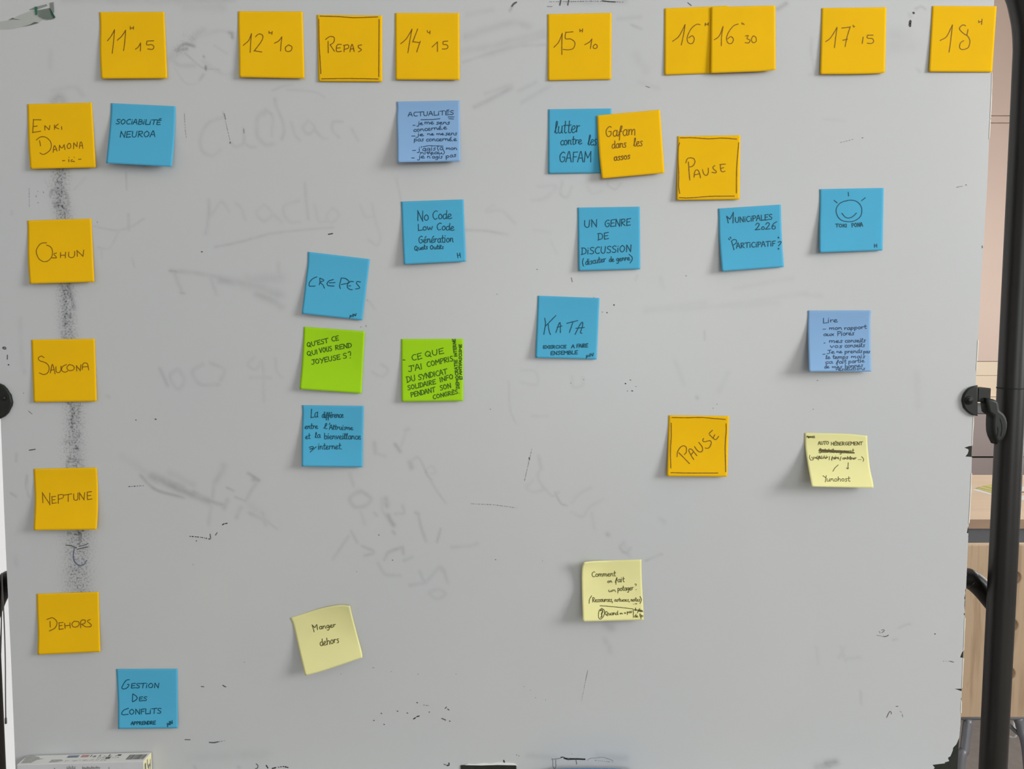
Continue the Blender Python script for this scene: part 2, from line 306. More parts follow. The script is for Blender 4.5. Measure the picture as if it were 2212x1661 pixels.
# wear raster (2 px cells): red = soft grey rubbing, green = speckle
RW, RH = 1110, 860
D = np.zeros((RH, RW)); G = np.zeros((RH, RW))
def rub(grid, pts, w, s):
    P = catmull(pts, 6) if len(pts) > 2 else np.asarray(pts, float)
    if len(P) == 1: P = np.vstack([P, P+[.5, 0]])
    d = np.r_[0, np.cumsum(np.linalg.norm(np.diff(P, axis=0), axis=1))]; n = max(2, int(d[-1]/max(1.5, w/4))+1); t = np.linspace(0, d[-1], n)
    sg = w/2.3
    for x, y in zip(np.interp(t, d, P[:, 0]), np.interp(t, d, P[:, 1])):
        r = int(sg*1.4)+2; cx, cy = (x+4)/2, (y+36)/2; x0, x1 = max(0, int(cx-r)), min(RW, int(cx+r)+1); y0, y1 = max(0, int(cy-r)), min(RH, int(cy+r)+1)
        if x0 >= x1 or y0 >= y1: continue
        yy, xx = np.mgrid[y0:y1, x0:x1]; g = s*np.exp(-(((xx-cx)*2)**2+((yy-cy)*2)**2)/(2*sg*sg))
        grid[y0:y1, x0:x1] = np.maximum(grid[y0:y1, x0:x1], g)
MARKS = []      # sharp dry-ink remains: (points in photo px, width, shade index)
def cropset(ox, oy, sc, spec):
    for line in spec.strip().split('\n'):
        line = line.strip()
        if not line: continue
        kind, w, s, pts = line.split(' ', 3); w = float(w)/sc; s = float(s)
        for st in parse(pts):
            q = [(ox+x/sc, oy+y/sc) for x, y in st]
            if kind == 's': rub(D, q, w, s)
            elif kind == 'g': rub(G, q, w, s)
            elif kind == 'm': MARKS.append((q, max(w, .9), s))
            elif kind == 'd':                      # broken, dotted remains of a line
                P = np.array(q); dd = np.r_[0, np.cumsum(np.linalg.norm(np.diff(P, axis=0), axis=1))]; t = 0.0
                while t < dd[-1]:
                    l = random.uniform(.8, 3.2); a = [(float(np.interp(v, dd, P[:, 0])) , float(np.interp(v, dd, P[:, 1]))) for v in (t, min(t+l, dd[-1]))]
                    MARKS.append((a, max(w, .8)*random.uniform(.7, 1.2), s)); t += l + random.uniform(1.5, 4.5)
cropset(380, 180, 4.372, '''
s 30 .085 440,320 300,380 230,520 250,640 340,680 420,630
s 26 .10 640,430 640,560 560,600 520,560
s 34 .10 850,250 770,330 770,500 850,580 920,570
s 28 .17 935,150 945,210
s 26 .11 945,210 1000,340 1020,450 1000,530
s 26 .12 830,300 860,265 900,290
s 22 .08 870,260 915,330 900,500
s 24 .10 1090,370 1120,480 1170,540;1250,350 1200,420 1250,480 1310,420 1250,350;1310,440 1390,520 1430,520
s 24 .10 1570,360 1480,370 1480,450 1540,510;1660,430 1720,540;640,560 700,600 750,600
s 26 .075 330,1250 430,1120 500,1210;560,1130 620,1180 650,1290;910,1230 1000,1310;1310,1150 1350,1300 1420,1300
s 26 .12 310,1100 310,1250 280,1420
s 26 .08 830,1150 760,1220 830,1300 910,1230 840,1150;1160,1110 1030,1150 1020,1230 1080,1310 1170,1310
s 24 .10 1215,940 1230,1100 1250,1280
s 24 .06 1480,1180 1420,1250 1470,1320 1540,1240 1480,1180;1740,1150 1790,1260 1860,1260;1850,1130 1890,1320 1930,1450 1900,1530 1820,1480
s 18 .13 370,1545 600,1500 900,1420 1250,1380 1490,1360
s 14 .16 480,1530 600,1495 700,1470
s 14 .14 910,70 990,35 1100,10
s 20 .08 1050,60 1300,80 1400,130;2080,900 2120,1080 2125,1200
m 8 .5 455,285 470,340
d 6 .55 470,360 515,560
m 12 .3 511,562 515,562
m 10 .12 1440,1425 1480,1418
m 8 .3 240,1590 250,1591
m 6 .5 640,430 645,470
d 5 .6 80,280 90,450 100,520
''')
cropset(340, 540, 4.096, '''
s 34 .12 120,185 350,205 560,245
s 60 .14 560,265 700,285 820,300
s 80 .11 760,300 900,330 1090,400
s 80 .10 800,270 1090,250
s 60 .14 880,390 1000,440 1095,500
s 30 .10 150,200 220,380;460,215 520,390;1070,120 1075,260
s 16 .3 110,185 170,190
s 14 .3 205,382 240,383
s 30 .09 180,1050 110,1120 180,1230 240,1150 180,1050;400,1010 310,1080 380,1190 540,1190;470,1000 590,1060 560,1150
s 24 .07 860,950 800,1010 870,1060 930,1000 940,1340;820,1130 1000,1130;1040,960 1060,1080 1110,1130
s 26 .16 20,1050 90,1200
s 22 .09 1980,1010 2040,1060 1990,1120 1900,1080;1870,450 1920,520
m 7 .4 392,15 398,17
m 6 .5 1855,443 1860,445;1797,682 1803,680;1845,665 1847,678
''')
cropset(240, 880, 3.95, '''
s 22 .24 250,580 380,700 620,770
s 62 .22 350,590 500,650 600,690
s 46 .26 420,620 560,690 830,800
s 30 .2 700,720 850,800 950,830
s 52 .09 960,500 940,560;500,560 700,660
s 42 .13 930,570 890,640
s 26 .10 880,650 860,800 830,1000
s 26 .12 1260,620 1190,720 1160,780
s 30 .13 1110,850 1070,940
s 20 .26 1170,562 1215,590 1262,622
s 34 .2 1215,615 1250,622
s 16 .2 1060,765 1150,800;990,685 1045,710
s 34 .12 990,790 965,860
s 30 .13 1180,900 1310,960 1340,980;1290,900 1320,1000
s 14 .12 1310,960 1420,1040
s 60 .05 100,420 300,560;1180,830 1300,930
m 10 .3 375,100 385,101;210,107 214,108
d 7 .3 150,675 285,668
d 8 .15 670,1100 770,1108 850,1125
m 7 .3 845,1080 850,1120;890,1090 905,1068;725,1135 730,1142
m 9 .12 950,1002 965,992;975,992 990,988
m 6 .5 697,1340 702,1342;2093,1401 2098,1402
''')
cropset(700, 880, 3.775, '''
s 30 .14 410,290 420,370
s 24 .08 420,370 500,400;680,170 630,310;690,170 680,190
s 22 .13 660,190 690,180
s 24 .24 580,300 620,360
s 34 .22 700,450 712,490
s 18 .12 720,430 770,410 830,520 900,650 990,780
s 12 .3 825,515 845,560 875,590
s 20 .07 840,500 880,480 910,530 860,545
s 28 .14 290,680 210,740 250,810 340,800 380,740 300,680
s 30 .14 270,690 300,690
s 26 .07 290,820 330,950
s 36 .2 500,745 510,800
s 30 .24 520,880 545,930 565,960
s 20 .12 470,740 480,850 570,970;410,860 430,880;640,800 650,860 580,870
s 24 .2 750,860 770,870
s 22 .15 770,880 790,970 830,1090;560,1010 575,1030
s 14 .24 950,990 920,1100
s 20 .13 220,1010 270,1100;200,1050 70,1240;310,1130 410,1180 330,1210
s 22 .18 640,1140 530,1180 490,1240;640,1140 645,1190
s 24 .11 440,1270 500,1360 620,1370;720,1220 650,1250;700,1450 830,1430;780,1340 830,1420 950,1300 1010,1430
s 26 .09 930,1480 860,1510 920,1560 990,1520 930,1480;1040,1140 1180,1130 1250,1110
s 26 .10 950,1300 960,1330;210,540 240,640
d 5 .45 1695,340 1635,600
m 8 .4 1672,410 1676,425
d 5 .6 1200,785 1400,795 1575,820
m 8 .3 1397,1240 1401,1242;556,1244 560,1246;445,1040 449,1041
s 26 .11 1750,400 1770,500
s 22 .08 1770,500 1740,560 1780,640;1700,600 1650,650 1700,690 1790,670
s 18 .12 1780,640 1860,720 1910,690
s 12 .22 1880,690 1930,780 1980,800
''')
cropset(1000, 780, 3.954, '''
s 24 .07 1090,1080 1000,1130 930,1210;1200,1180 1080,1250 1020,1330 930,1290;1100,1300 1120,1430
s 30 .22 1235,1480 1242,1485
s 24 .13 1380,1550 1340,1590 1390,1640 1430,1600
s 22 .2 1370,1630 1400,1642
s 22 .06 500,80 620,90 630,200 490,180;930,130 940,220 1020,210 1025,140;590,470 720,470
s 14 .10 390,170 400,400 450,530
m 9 .3 1387,190 1390,192
m 6 .4 1440,254 1450,255;1428,160 1432,161;1405,254 1407,255;1477,215 1480,216;232,410 235,411;1030,157 1033,158;920,187 923,188
s 30 .10 1690,1350 1720,1370
''')
cropset(1000, 380, 3.95, '''
s 20 .13 20,460 200,470 380,500
s 26 .07 260,250 200,300 330,300 440,400;640,90 790,90 700,190 590,210
s 20 .09 850,50 830,150 890,180 930,90
s 14 .11 1240,40 1235,80 1300,115 1350,60;1470,890 1490,850
s 22 .05 1060,90 1100,150 1190,130;600,460 750,480;750,560 800,660
m 9 .45 630,797 636,798
m 7 .45 289,1008 293,1009;925,868 928,880;930,885 934,903;1288,1095 1292,1102;1115,1038 1122,1040;1305,660 1310,662
''')
cropset(1300, 560, 3.16, '''
m 8 .35 82,312 84,313;35,364 37,365;161,848 163,849
m 6 .45 3,360 6,361;195,824 197,825;205,897 212,898;786,988 788,989;760,1016 762,1017;1442,1023 1444,1024;575,112 578,113;1470,826 1475,828
s 18 .22 650,942 653,948
s 12 .16 700,490 700,550
s 30 .05 350,350 800,320 1400,230;900,200 1300,130;400,130 420,190;500,700 560,850;860,780 800,900;1380,240 1500,250
s 40 .045 300,350 700,300;900,320 1200,290;2150,780 2160,1000
''')
cropset(360, 0, 7.55, '''
s 40 .42 140,825 280,722 380,732 450,752
s 34 .4 150,830 240,812 330,795
s 120 .14 80,950 150,860 260,800
s 90 .12 420,640 500,560 600,490
s 60 .12 60,920 200,1060 450,1070
s 20 .24 300,870 440,990 600,1110 860,1140
s 34 .55 640,1085 638,1130
s 26 .4 605,918 610,930
s 34 .22 600,1215 540,1300
s 40 .32 1020,530 1075,540;1065,560 1075,615
s 34 .10 780,740 980,870
s 26 .07 100,1050 300,1350 500,1350 620,1200
s 60 .06 500,600 900,500 1100,620 1100,1000;600,1000 900,1200 1080,1200
s 60 .10 0,10 500,15 1100,10
s 20 .16 190,90 210,92;270,570 290,575
g 160 .25 200,820 400,620
s 140 .07 300,100 900,120
''')
cropset(0, 340, 5.93, '''
s 150 .26 780,160 770,300 760,450 790,620 820,780
g 170 .85 780,160 770,300 760,450 790,620 820,780
s 30 .75 735,320 775,318
s 22 .5 650,500 660,440 690,415 740,420
s 26 .5 745,440 750,520 740,590
s 26 .55 690,590 745,585;705,635 760,610 825,655
s 24 .4 830,430 865,500 880,620;800,430 830,425
s 60 .2 770,360 800,385;770,740 860,740
s 12 .2 1610,190 1625,420
s 24 .16 1645,730 1650,930
s 18 .15 1200,880 1450,930 1650,900 1850,780
s 18 .11 1250,1150 1400,1160 1520,950;575,290 620,380;1100,260 950,410;1690,1290 1720,1400
s 20 .12 150,680 150,740
s 18 .07 1300,1180 1310,1290
d 6 .55 372,400 376,640
m 10 .45 462,490 466,505;484,434 488,436;484,578 490,582;553,440 560,452
m 10 .25 1245,828 1247,830
''')
cropset(0, 0, 4.372, '''
s 70 .16 500,960 560,910 600,950
g 60 .25 500,960 560,930
s 40 .07 500,860 700,820 780,900;480,480 470,640
s 60 .08 600,0 2100,20
s 10 .3 2110,1060 2120,1100
''')
cropset(0, 600, 4.615, '''
s 120 .24 660,60 665,300 680,600
g 130 .85 660,60 665,300 680,600
s 24 .5 620,80 650,200 650,330 650,480
s 34 .45 685,60 710,200 735,300
s 22 .65 688,378 700,382
s 24 .3 700,500 725,600;620,560 630,590
s 130 .18 740,1250 740,1650
g 150 .85 740,1250 740,1660
s 30 .45 680,1245 720,1300 720,1500
s 30 .3 790,1260 770,1400
s 20 .4 760,1600 800,1550;650,1640 690,1620
m 12 .3 28,698 42,690 62,702 45,712 30,700
m 9 .3 74,770 73,812
m 12 .2 82,867 88,868
m 8 .5 285,1328 320,1358
m 10 .5 233,1150 237,1150
s 40 .05 200,400 210,700 240,950
s 26 .10 250,930 240,950;1070,1180 1090,1190
''')
cropset(0, 960, 3.611, '''
s 110 .14 590,0 595,180
g 120 .8 560,0 580,180
s 16 .55 595,20 605,40
s 12 .6 540,105 550,110
s 14 .4 520,170 535,125 570,112 620,150 650,170
s 12 .35 600,130 640,110;570,175 600,150
m 8 .35 228,45 275,38
s 14 .2 130,70 125,130;210,240 205,330 225,410;85,380 130,410
s 30 .06 120,880 130,950
''')
cropset(0, 1100, 7.373, '''
s 330 .19 1240,330 1240,1310
g 340 .85 1240,350 1240,1310
s 150 .05 1380,300 1480,600
s 34 .7 1245,355 1268,390
s 34 .5 1270,400 1265,470 1255,570
s 22 .6 1090,380 1120,378;1190,400 1220,395
m 16 .25 1050,572 1120,575 1170,595 1220,612
m 13 .3 1255,590 1330,575 1405,545
m 16 .25 1230,640 1300,620 1400,600
m 8 .5 1035,690 1068,672
m 18 .8 1185,632 1170,700 1172,790 1210,860 1270,895 1335,880 1380,815
''')
cropset(380, 1400, 3.072, '''
m 6 .4 168,254 186,256;310,246 320,250;318,253 333,257
m 6 .35 60,607 95,608
m 8 .3 222,625 250,627 280,622
d 5 .45 285,621 328,613
m 6 .4 532,768 545,780 538,798 528,800
m 8 .2 600,778 610,795;640,798 662,793
d 8 .2 680,790 715,785 748,793
m 7 .35 1362,432 1366,434;1312,479 1316,480;1380,505 1384,507;1468,417 1473,419;1534,430 1538,431;1598,361 1604,362;1680,424 1683,424
d 5 .45 1643,377 1678,382
m 7 .2 1577,470 1590,462;1598,455 1615,450
m 6 .35 1787,400 1796,390;1803,403 1813,411
m 7 .25 1765,466 1790,477;1815,484 1820,485
m 8 .12 1798,778 1812,778 1812,762
m 5 .3 1778,770 1790,775
m 9 .1 2176,745 2183,772
m 5 .5 1605,172 1609,173;1428,155 1430,156;1857,172 1860,173;1094,170 1096,171;453,93 456,94;1305,130 1315,130
s 60 .05 100,730 600,700
s 16 .15 120,780 130,800;415,788 420,790
''')
cropset(1100, 1100, 2.96, '''
m 2 .45 503,1030 490,1090
d 2 .5 490,1090 478,1150 463,1225
m 5 .1 330,1586 345,1584 365,1592 425,1594 485,1596
m 7 .08 350,1592 380,1600 420,1598 485,1600
m 3 .3 270,1597 300,1597 340,1588
m 4 .25 427,1602 432,1630
m 2 .3 279,1600 282,1650 298,1650 297,1603
m 2 .45 500,1605 520,1592 560,1590 600,1586 650,1602 665,1610
d 2 .4 550,1605 640,1615 665,1618
m 3 .35 134,1155 136,1156;167,1204 170,1206;231,1217 234,1219;93,1133 96,1134;45,1569 50,1572;60,1575 65,1578;212,330 214,332;400,1565 402,1566
s 40 .13 560,1580 740,1590
s 30 .1 120,1575 300,1590
s 50 .13 620,735 650,760
s 30 .10 610,830 620,850;640,880 645,910
s 10 .16 870,330 975,285;970,285 978,288
s 20 .07 730,210 770,300;960,60 990,90
''')
cropset(1600, 1300, 4.424, '''
s 70 .22 740,1580 820,1560
s 60 .34 820,1545 900,1530
s 40 .3 850,1570 880,1545
m 5 .4 1345,270 1365,265 1375,275 1350,295
m 8 .25 1365,330 1385,332 1412,318
m 4 .55 1300,320 1340,325 1360,332;1325,280 1335,300
s 14 .16 1455,365 1500,355;1510,250 1560,225 1620,210
m 10 .2 1855,306 1860,307
d 5 .5 1935,567 1992,567
m 7 .25 2000,567 2035,576
m 6 .35 1395,1105 1412,1070 1428,1045 1440,1055 1440,1072
m 6 .4 1485,1000 1505,998
m 5 .5 1522,1045 1538,1055;1545,1075 1550,1100
s 26 .07 720,430 740,590;960,430 1000,560;1020,540 1140,530;940,530 1000,430
s 20 .11 1145,850 1150,970
''')
cropset(1000, 0, 3.16, '''
m 12 .25 365,15 345,28 335,42
s 12 .3 335,42 320,75
m 10 .3 668,0 662,35
m 9 .35 722,0 716,34
m 4 .45 575,44 610,44
d 4 .3 590,12 780,10 900,8 1100,14
m 6 .2 950,5 1000,11 1042,13
s 40 .12 700,15 1100,8
s 44 .10 20,250 180,200 340,155 450,180
s 40 .08 0,350 250,300 550,220;150,380 560,240
s 16 .13 0,425 250,345 400,315 560,305
s 26 .15 80,730 200,670 330,600
s 24 .09 400,700 590,590;380,620 500,560;150,640 330,580;1060,130 1210,115
s 16 .14 1150,170 1220,198
m 5 .5 1250,588 1275,597
s 30 .06 1200,560 1330,600;640,240 760,300;30,100 200,70
m 5 .4 1535,18 1560,38
s 26 .22 2150,60 2205,25
s 60 .05 1180,380 1250,480
''')
cropset(1700, 0, 4.32, '''
m 20 .15 1180,118 1185,122
m 22 .12 1152,195 1150,215;1148,225 1150,242
s 16 .3 1200,85 1250,60 1290,85
s 26 .10 1140,130 1150,150
s 130 .06 1000,320 1100,340;1000,430 1150,420
s 26 .09 230,360 225,480 250,660 210,700;1210,640 1240,670
d 5 .5 500,1330 625,1298
m 9 .5 703,1285 709,1286
s 26 .05 340,1110 540,1130
''')
cropset(2050, 300, 5.54, '''
m 8 .5 95,578 160,566
m 11 .45 200,548 210,552
m 9 .4 398,1280 400,1305
''')
s_band = [(0, 1560), (700, 1600)]
def grid_board():
    NX, NY = 560, 570
    ys = np.linspace(Y_TOP, Y_BOT, NY)
    extra = np.array([p[0] for c in CHIPS for p in c]); ys = np.unique(np.r_[ys, extra[extra < Y_BOT]])
    xr = np.interp(ys, RIGHT[:, 0], RIGHT[:, 1]); xl = np.interp(ys, LEFT[:, 0], LEFT[:, 1])
    for c in CHIPS:
        c = np.array(c, float); inn = (ys >= c[0, 0]) & (ys <= c[-1, 0]); xr[inn] -= np.interp(ys[inn], c[:, 0], c[:, 1])
    xr += rng.normal(0, .12, len(xr))
    rr = 30.0   # rounded top corners
    u = np.linspace(0, 1, NX); X = xl[:, None] + (xr-xl)[:, None]*u[None]; Yp = np.repeat(ys[:, None], NX, 1)
    P = ray_pt(X, Yp, 0.0).reshape(-1, 3); ny = len(ys)
    gi = np.clip((X+4)/2, 0, RW-1.01); gj = np.clip((Yp+36)/2, 0, RH-1.01)
    def samp(R):
        i0 = gi.astype(int); j0 = gj.astype(int); fx = gi-i0; fy = gj-j0
        return (R[j0, i0]*(1-fx)*(1-fy) + R[j0, i0+1]*fx*(1-fy) + R[j0+1, i0]*(1-fx)*fy + R[j0+1, i0+1]*fx*fy).ravel()
    col = np.stack([samp(D), samp(G), np.zeros(P.shape[0]), np.ones(P.shape[0])], -1)
    a = (np.arange(ny-1)[:, None]*NX + np.arange(NX-1)[None]).ravel()
    Q = np.stack([a, a+NX, a+NX+1, a+1], -1)
    me = bpy.data.meshes.new('writing_surface'); me.vertices.add(len(P)); me.vertices.foreach_set('co', P.ravel())
    me.loops.add(Q.size); me.loops.foreach_set('vertex_index', Q.ravel().astype(np.int32))
    me.polygons.add(len(Q)); me.polygons.foreach_set('loop_start', (np.arange(len(Q))*4).astype(np.int32)); me.polygons.foreach_set('loop_total', np.full(len(Q), 4, np.int32))
    me.update(calc_edges=True)
    ca = me.color_attributes.new('wear', 'FLOAT_COLOR', 'POINT'); ca.data.foreach_set('color', col.ravel())
    me.materials.append(board_mat())
    o = bpy.data.objects.new('writing_surface', me); S.collection.objects.link(o); o.parent = wb; o.matrix_parent_inverse = wb.matrix_basis.inverted(); return o
face = grid_board()
# dark core behind the enamel, full outline
ysb = np.linspace(Y_TOP, Y_BOT, 40)
outl = [tuple(at(np.interp(y, RIGHT[:, 0], RIGHT[:, 1])-.6, y, .001)[i] for i in (0, 2)) for y in ysb] + [tuple(at(np.interp(y, LEFT[:, 0], LEFT[:, 1])+.6, y, .001)[i] for i in (0, 2)) for y in ysb[::-1]]
slab('dark_backing', outl, .0012, .019, M_core, wb)
# edge highlight put in as broken cream strips along the right-hand edge
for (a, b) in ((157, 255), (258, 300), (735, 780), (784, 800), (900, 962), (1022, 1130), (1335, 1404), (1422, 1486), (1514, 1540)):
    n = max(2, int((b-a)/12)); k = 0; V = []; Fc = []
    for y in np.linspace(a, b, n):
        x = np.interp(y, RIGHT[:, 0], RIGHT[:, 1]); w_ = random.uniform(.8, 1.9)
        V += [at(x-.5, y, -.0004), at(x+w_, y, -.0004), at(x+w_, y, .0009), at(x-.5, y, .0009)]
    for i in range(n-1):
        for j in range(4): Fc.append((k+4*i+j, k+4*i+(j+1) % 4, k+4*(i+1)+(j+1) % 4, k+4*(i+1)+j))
    mesh_obj('edge_highlight', V, Fc, M_highlight, wb)
# chipped notch in the bottom edge with its torn enamel lip
tag(slab('bare_core_patch', [tuple(at(x, y)[i] for i in (0, 2)) for x, y in ((995, 1652.5), (1010, 1652), (1040, 1652.8), (1075, 1651.8), (1115, 1652.6), (1117, 1676), (996, 1676))], -.0012, .0004, M_core, wb), 'dark patch of bare core at the bottom edge')
slab('torn_enamel_lip', [tuple(at(x, y)[i] for i in (0, 2)) for x, y in ((1004, 1651.6), (1012, 1649.5), (1025, 1650.5), (1045, 1647.8), (1060, 1649), (1085, 1646.5), (1112, 1649.5), (1118, 1655), (1114, 1652), (1075, 1651.2), (1040, 1652.2))], -.0011, .0002, mat('torn_enamel', (.85, .85, .82), .5), wb)
# dry pen remains
shades = {}
for q, w, s in MARKS: shades.setdefault(0.12 if s <= .2 else (.3 if s <= .42 else (.5 if s < .7 else .8)), []).append((q, float(w)))
for s, L_ in shades.items():
    c = {0.12: (.03, .03, .032), .3: (.10, .10, .105), .5: (.25, .25, .255), .8: (.13, .14, .24)}[s]
    o = strips(L_, lambda A: ray_pt(A[:, 0], A[:, 1], -.00022), 1.5, 'dry_pen_marks', mat('dry_pen_%d' % int(s*100), c, .6, .3, 400), wb)
    tag(o, {0.12: 'sharp black pen remains', .3: 'grey pen remains', .5: 'faint broken pen remains', .8: 'small blue hook drawn in pen'}[s], kind='stuff' if s != .8 else None)
# stand
def stand_side(sign):
    if sign > 0:
        pts = [at(2144, 1661, .03)+Vector((0, 0, -.2)), at(2144.8, 1661, .03), at(2175, 1047, .03), at(2189.5, 752, .03), at(2212, 300, .03), at(2219, 150, .03), at(2221, 90, .03), at(2215, 30, .03), at(2195, -30, .03), at(2140, -75, .03), at(2060, -92, .03), at(1900, -95, .03)]
    else:
        pts = [at(-19, 1661, .03)+Vector((0, 0, -.2)), at(-19, 1661, .03), at(-46, 1047, .03), at(-58, 752, .03), at(-78, 300, .03), at(-84, 150, .03), at(-87, 90, .03), at(-82, 30, .03), at(-60, -30, .03), at(-5, -75, .03), at(75, -92, .03), at(235, -95, .03)]
    base = Vector((pts[0].x, pts[0].y, .09)); pts = [base] + pts
    return pts
for sg in (1, -1):
    p = stand_side(sg)
    u = tube('upright_tube', p, .0158, M_black, wb, seg=28)
    tag(u, 'right-hand upright tube' if sg > 0 else 'left-hand upright tube')
    j = at(2184.8, 838, .03) if sg > 0 else at(-54, 838, .03)
    tube('joint_ring', [j+Vector((0, 0, .0007)), j-Vector((0, 0, .0007))], .0161, M_core, wb, seg=28, smooth_path=False)
    b = p[0]
    tube('foot_tube', [Vector((b.x, -.30, .085)), Vector((b.x, .34, .085))], .018, M_black, wb)
    for yy in (-.27, .31):
        w_ = tube('caster_wheel', [Vector((b.x-.012, yy, .032)), Vector((b.x+.012, yy, .032))], .032, M_blackp, wb)
        box('caster_fork', b.x-.016, b.x+.016, yy-.012, yy+.012, .034, .07, M_blackp, wb, bev=.003)
tube('top_tube', [at(1900, -95, .03), at(235, -95, .03)], .0158, M_black, wb, smooth_path=False)
tube('crossbar', [at(-30, 1350, .065), at(-8, 1290, .065), at(12, 1262, .065), at(40, 1250, .065), at(200, 1248, .065), at(1106, 1248, .065), at(1900, 1248, .065), at(2070, 1248, .065), at(2097, 1252, .065), at(2122, 1272, .065), at(2150, 1305, .06)], .0128, M_black, wb)
# pivots
def ang_poly(cx, cy, rx, ry, a0, a1, n, jit=.6):
    return [(cx+rx*math.cos(math.radians(a))+random.uniform(-jit, jit), cy-ry*math.sin(math.radians(a))) for a in np.linspace(a0, a1, n)]
capR = ang_poly(2108.5, 865, 30, 30.5, 95, 265, 13) ; capR = [(min(x, 2108.5), y) for x, y in capR]
o = slab('pivot_cap', [tuple(at(x, y)[i] for i in (0, 2)) for x, y in capR], -.0042, .0002, M_blackp, wb, bev=.0012)
tag(o, 'right-hand black half-round pivot cap')
c = at(2092.6, 864.6, -.004); tube('bolt', [c, c+Vector((0, -.0022, 0))], .0028, M_blackp, o, seg=6, smooth_path=False)
c = at(2092.6, 864.6, -.004); tube('washer', [c, c+Vector((0, -.0009, 0))], .0052, M_blackp, o, seg=20, smooth_path=False)
capL = [(0+x-8, y) for x, y in [(0, 827), (9, 830), (17, 833.5), (24, 841), (29, 849), (32, 853), (34, 862), (35.5, 869), (34.5, 875), (30, 884), (27, 890), (20, 897), (10, 902), (0, 904)]] + [(-34, 900), (-34, 830)]
o = slab('pivot_cap', [tuple(at(x, y)[i] for i in (0, 2)) for x, y in capL], -.0042, .0002, M_blackp, wb, bev=.0012)
tag(o, 'left-hand black rounded pivot cap')
c = at(9, 860, -.004); tube('bolt', [c, c+Vector((0, -.0018, 0))], .0026, M_blackp, o, seg=6, smooth_path=False)
a, b = at(2107, 837.5, .008), at(2133.3, 867.5, .008)
o = box('pivot_block', a.x, b.x, .002, .024, b.z, a.z, M_blackp, wb, bev=.0012)
lev = [(515, 715), (560, 722), (600, 738), (612, 790), (618, 850), (655, 880), (685, 905), (710, 950), (722, 1010), (718, 1080), (700, 1150), (672, 1200), (635, 1232), (610, 1180), (594, 1120), (590, 1050), (592, 960), (598, 895), (560, 868), (532, 845), (522, 790)]
o = slab('locking_lever', [tuple(at(2050+x/6.154, 750+y/6.154, .0)[i] for i in (0, 2)) for x, y in lev], -.004, .012, M_blackp, wb, bev=.0032)
for q in ([(640, 1180), (655, 1120), (650, 1060)], [(690, 1180), (706, 1090), (700, 1010), (680, 950)]):
    tube('lever_rib', [at(2050+x/6.154, 750+y/6.154, -.0040) for x, y in q], .0005, M_blackp, o, seg=8)
# pen tray, just below the picture
zt = at(1106, 1676, 0).z
xa, xb = at(45, 1676).x, at(2055, 1676).x
M_tray = mat('tray_grey', (.5, .5, .5), .5)
BOXH = .034
ztop = at(190, 1629, -.0022).z - BOXH
box('pen_tray', xa, xb, -.075, .0, ztop-.003, ztop-.0004, M_tray, wb)
box('tray_lip', xa, xb, -.078, -.0752, ztop-.003, ztop+.008, M_tray, wb)
box('bottom_rail', xa, xb, .0, .019, ztop-.003, zt-.0005, M_tray, wb)

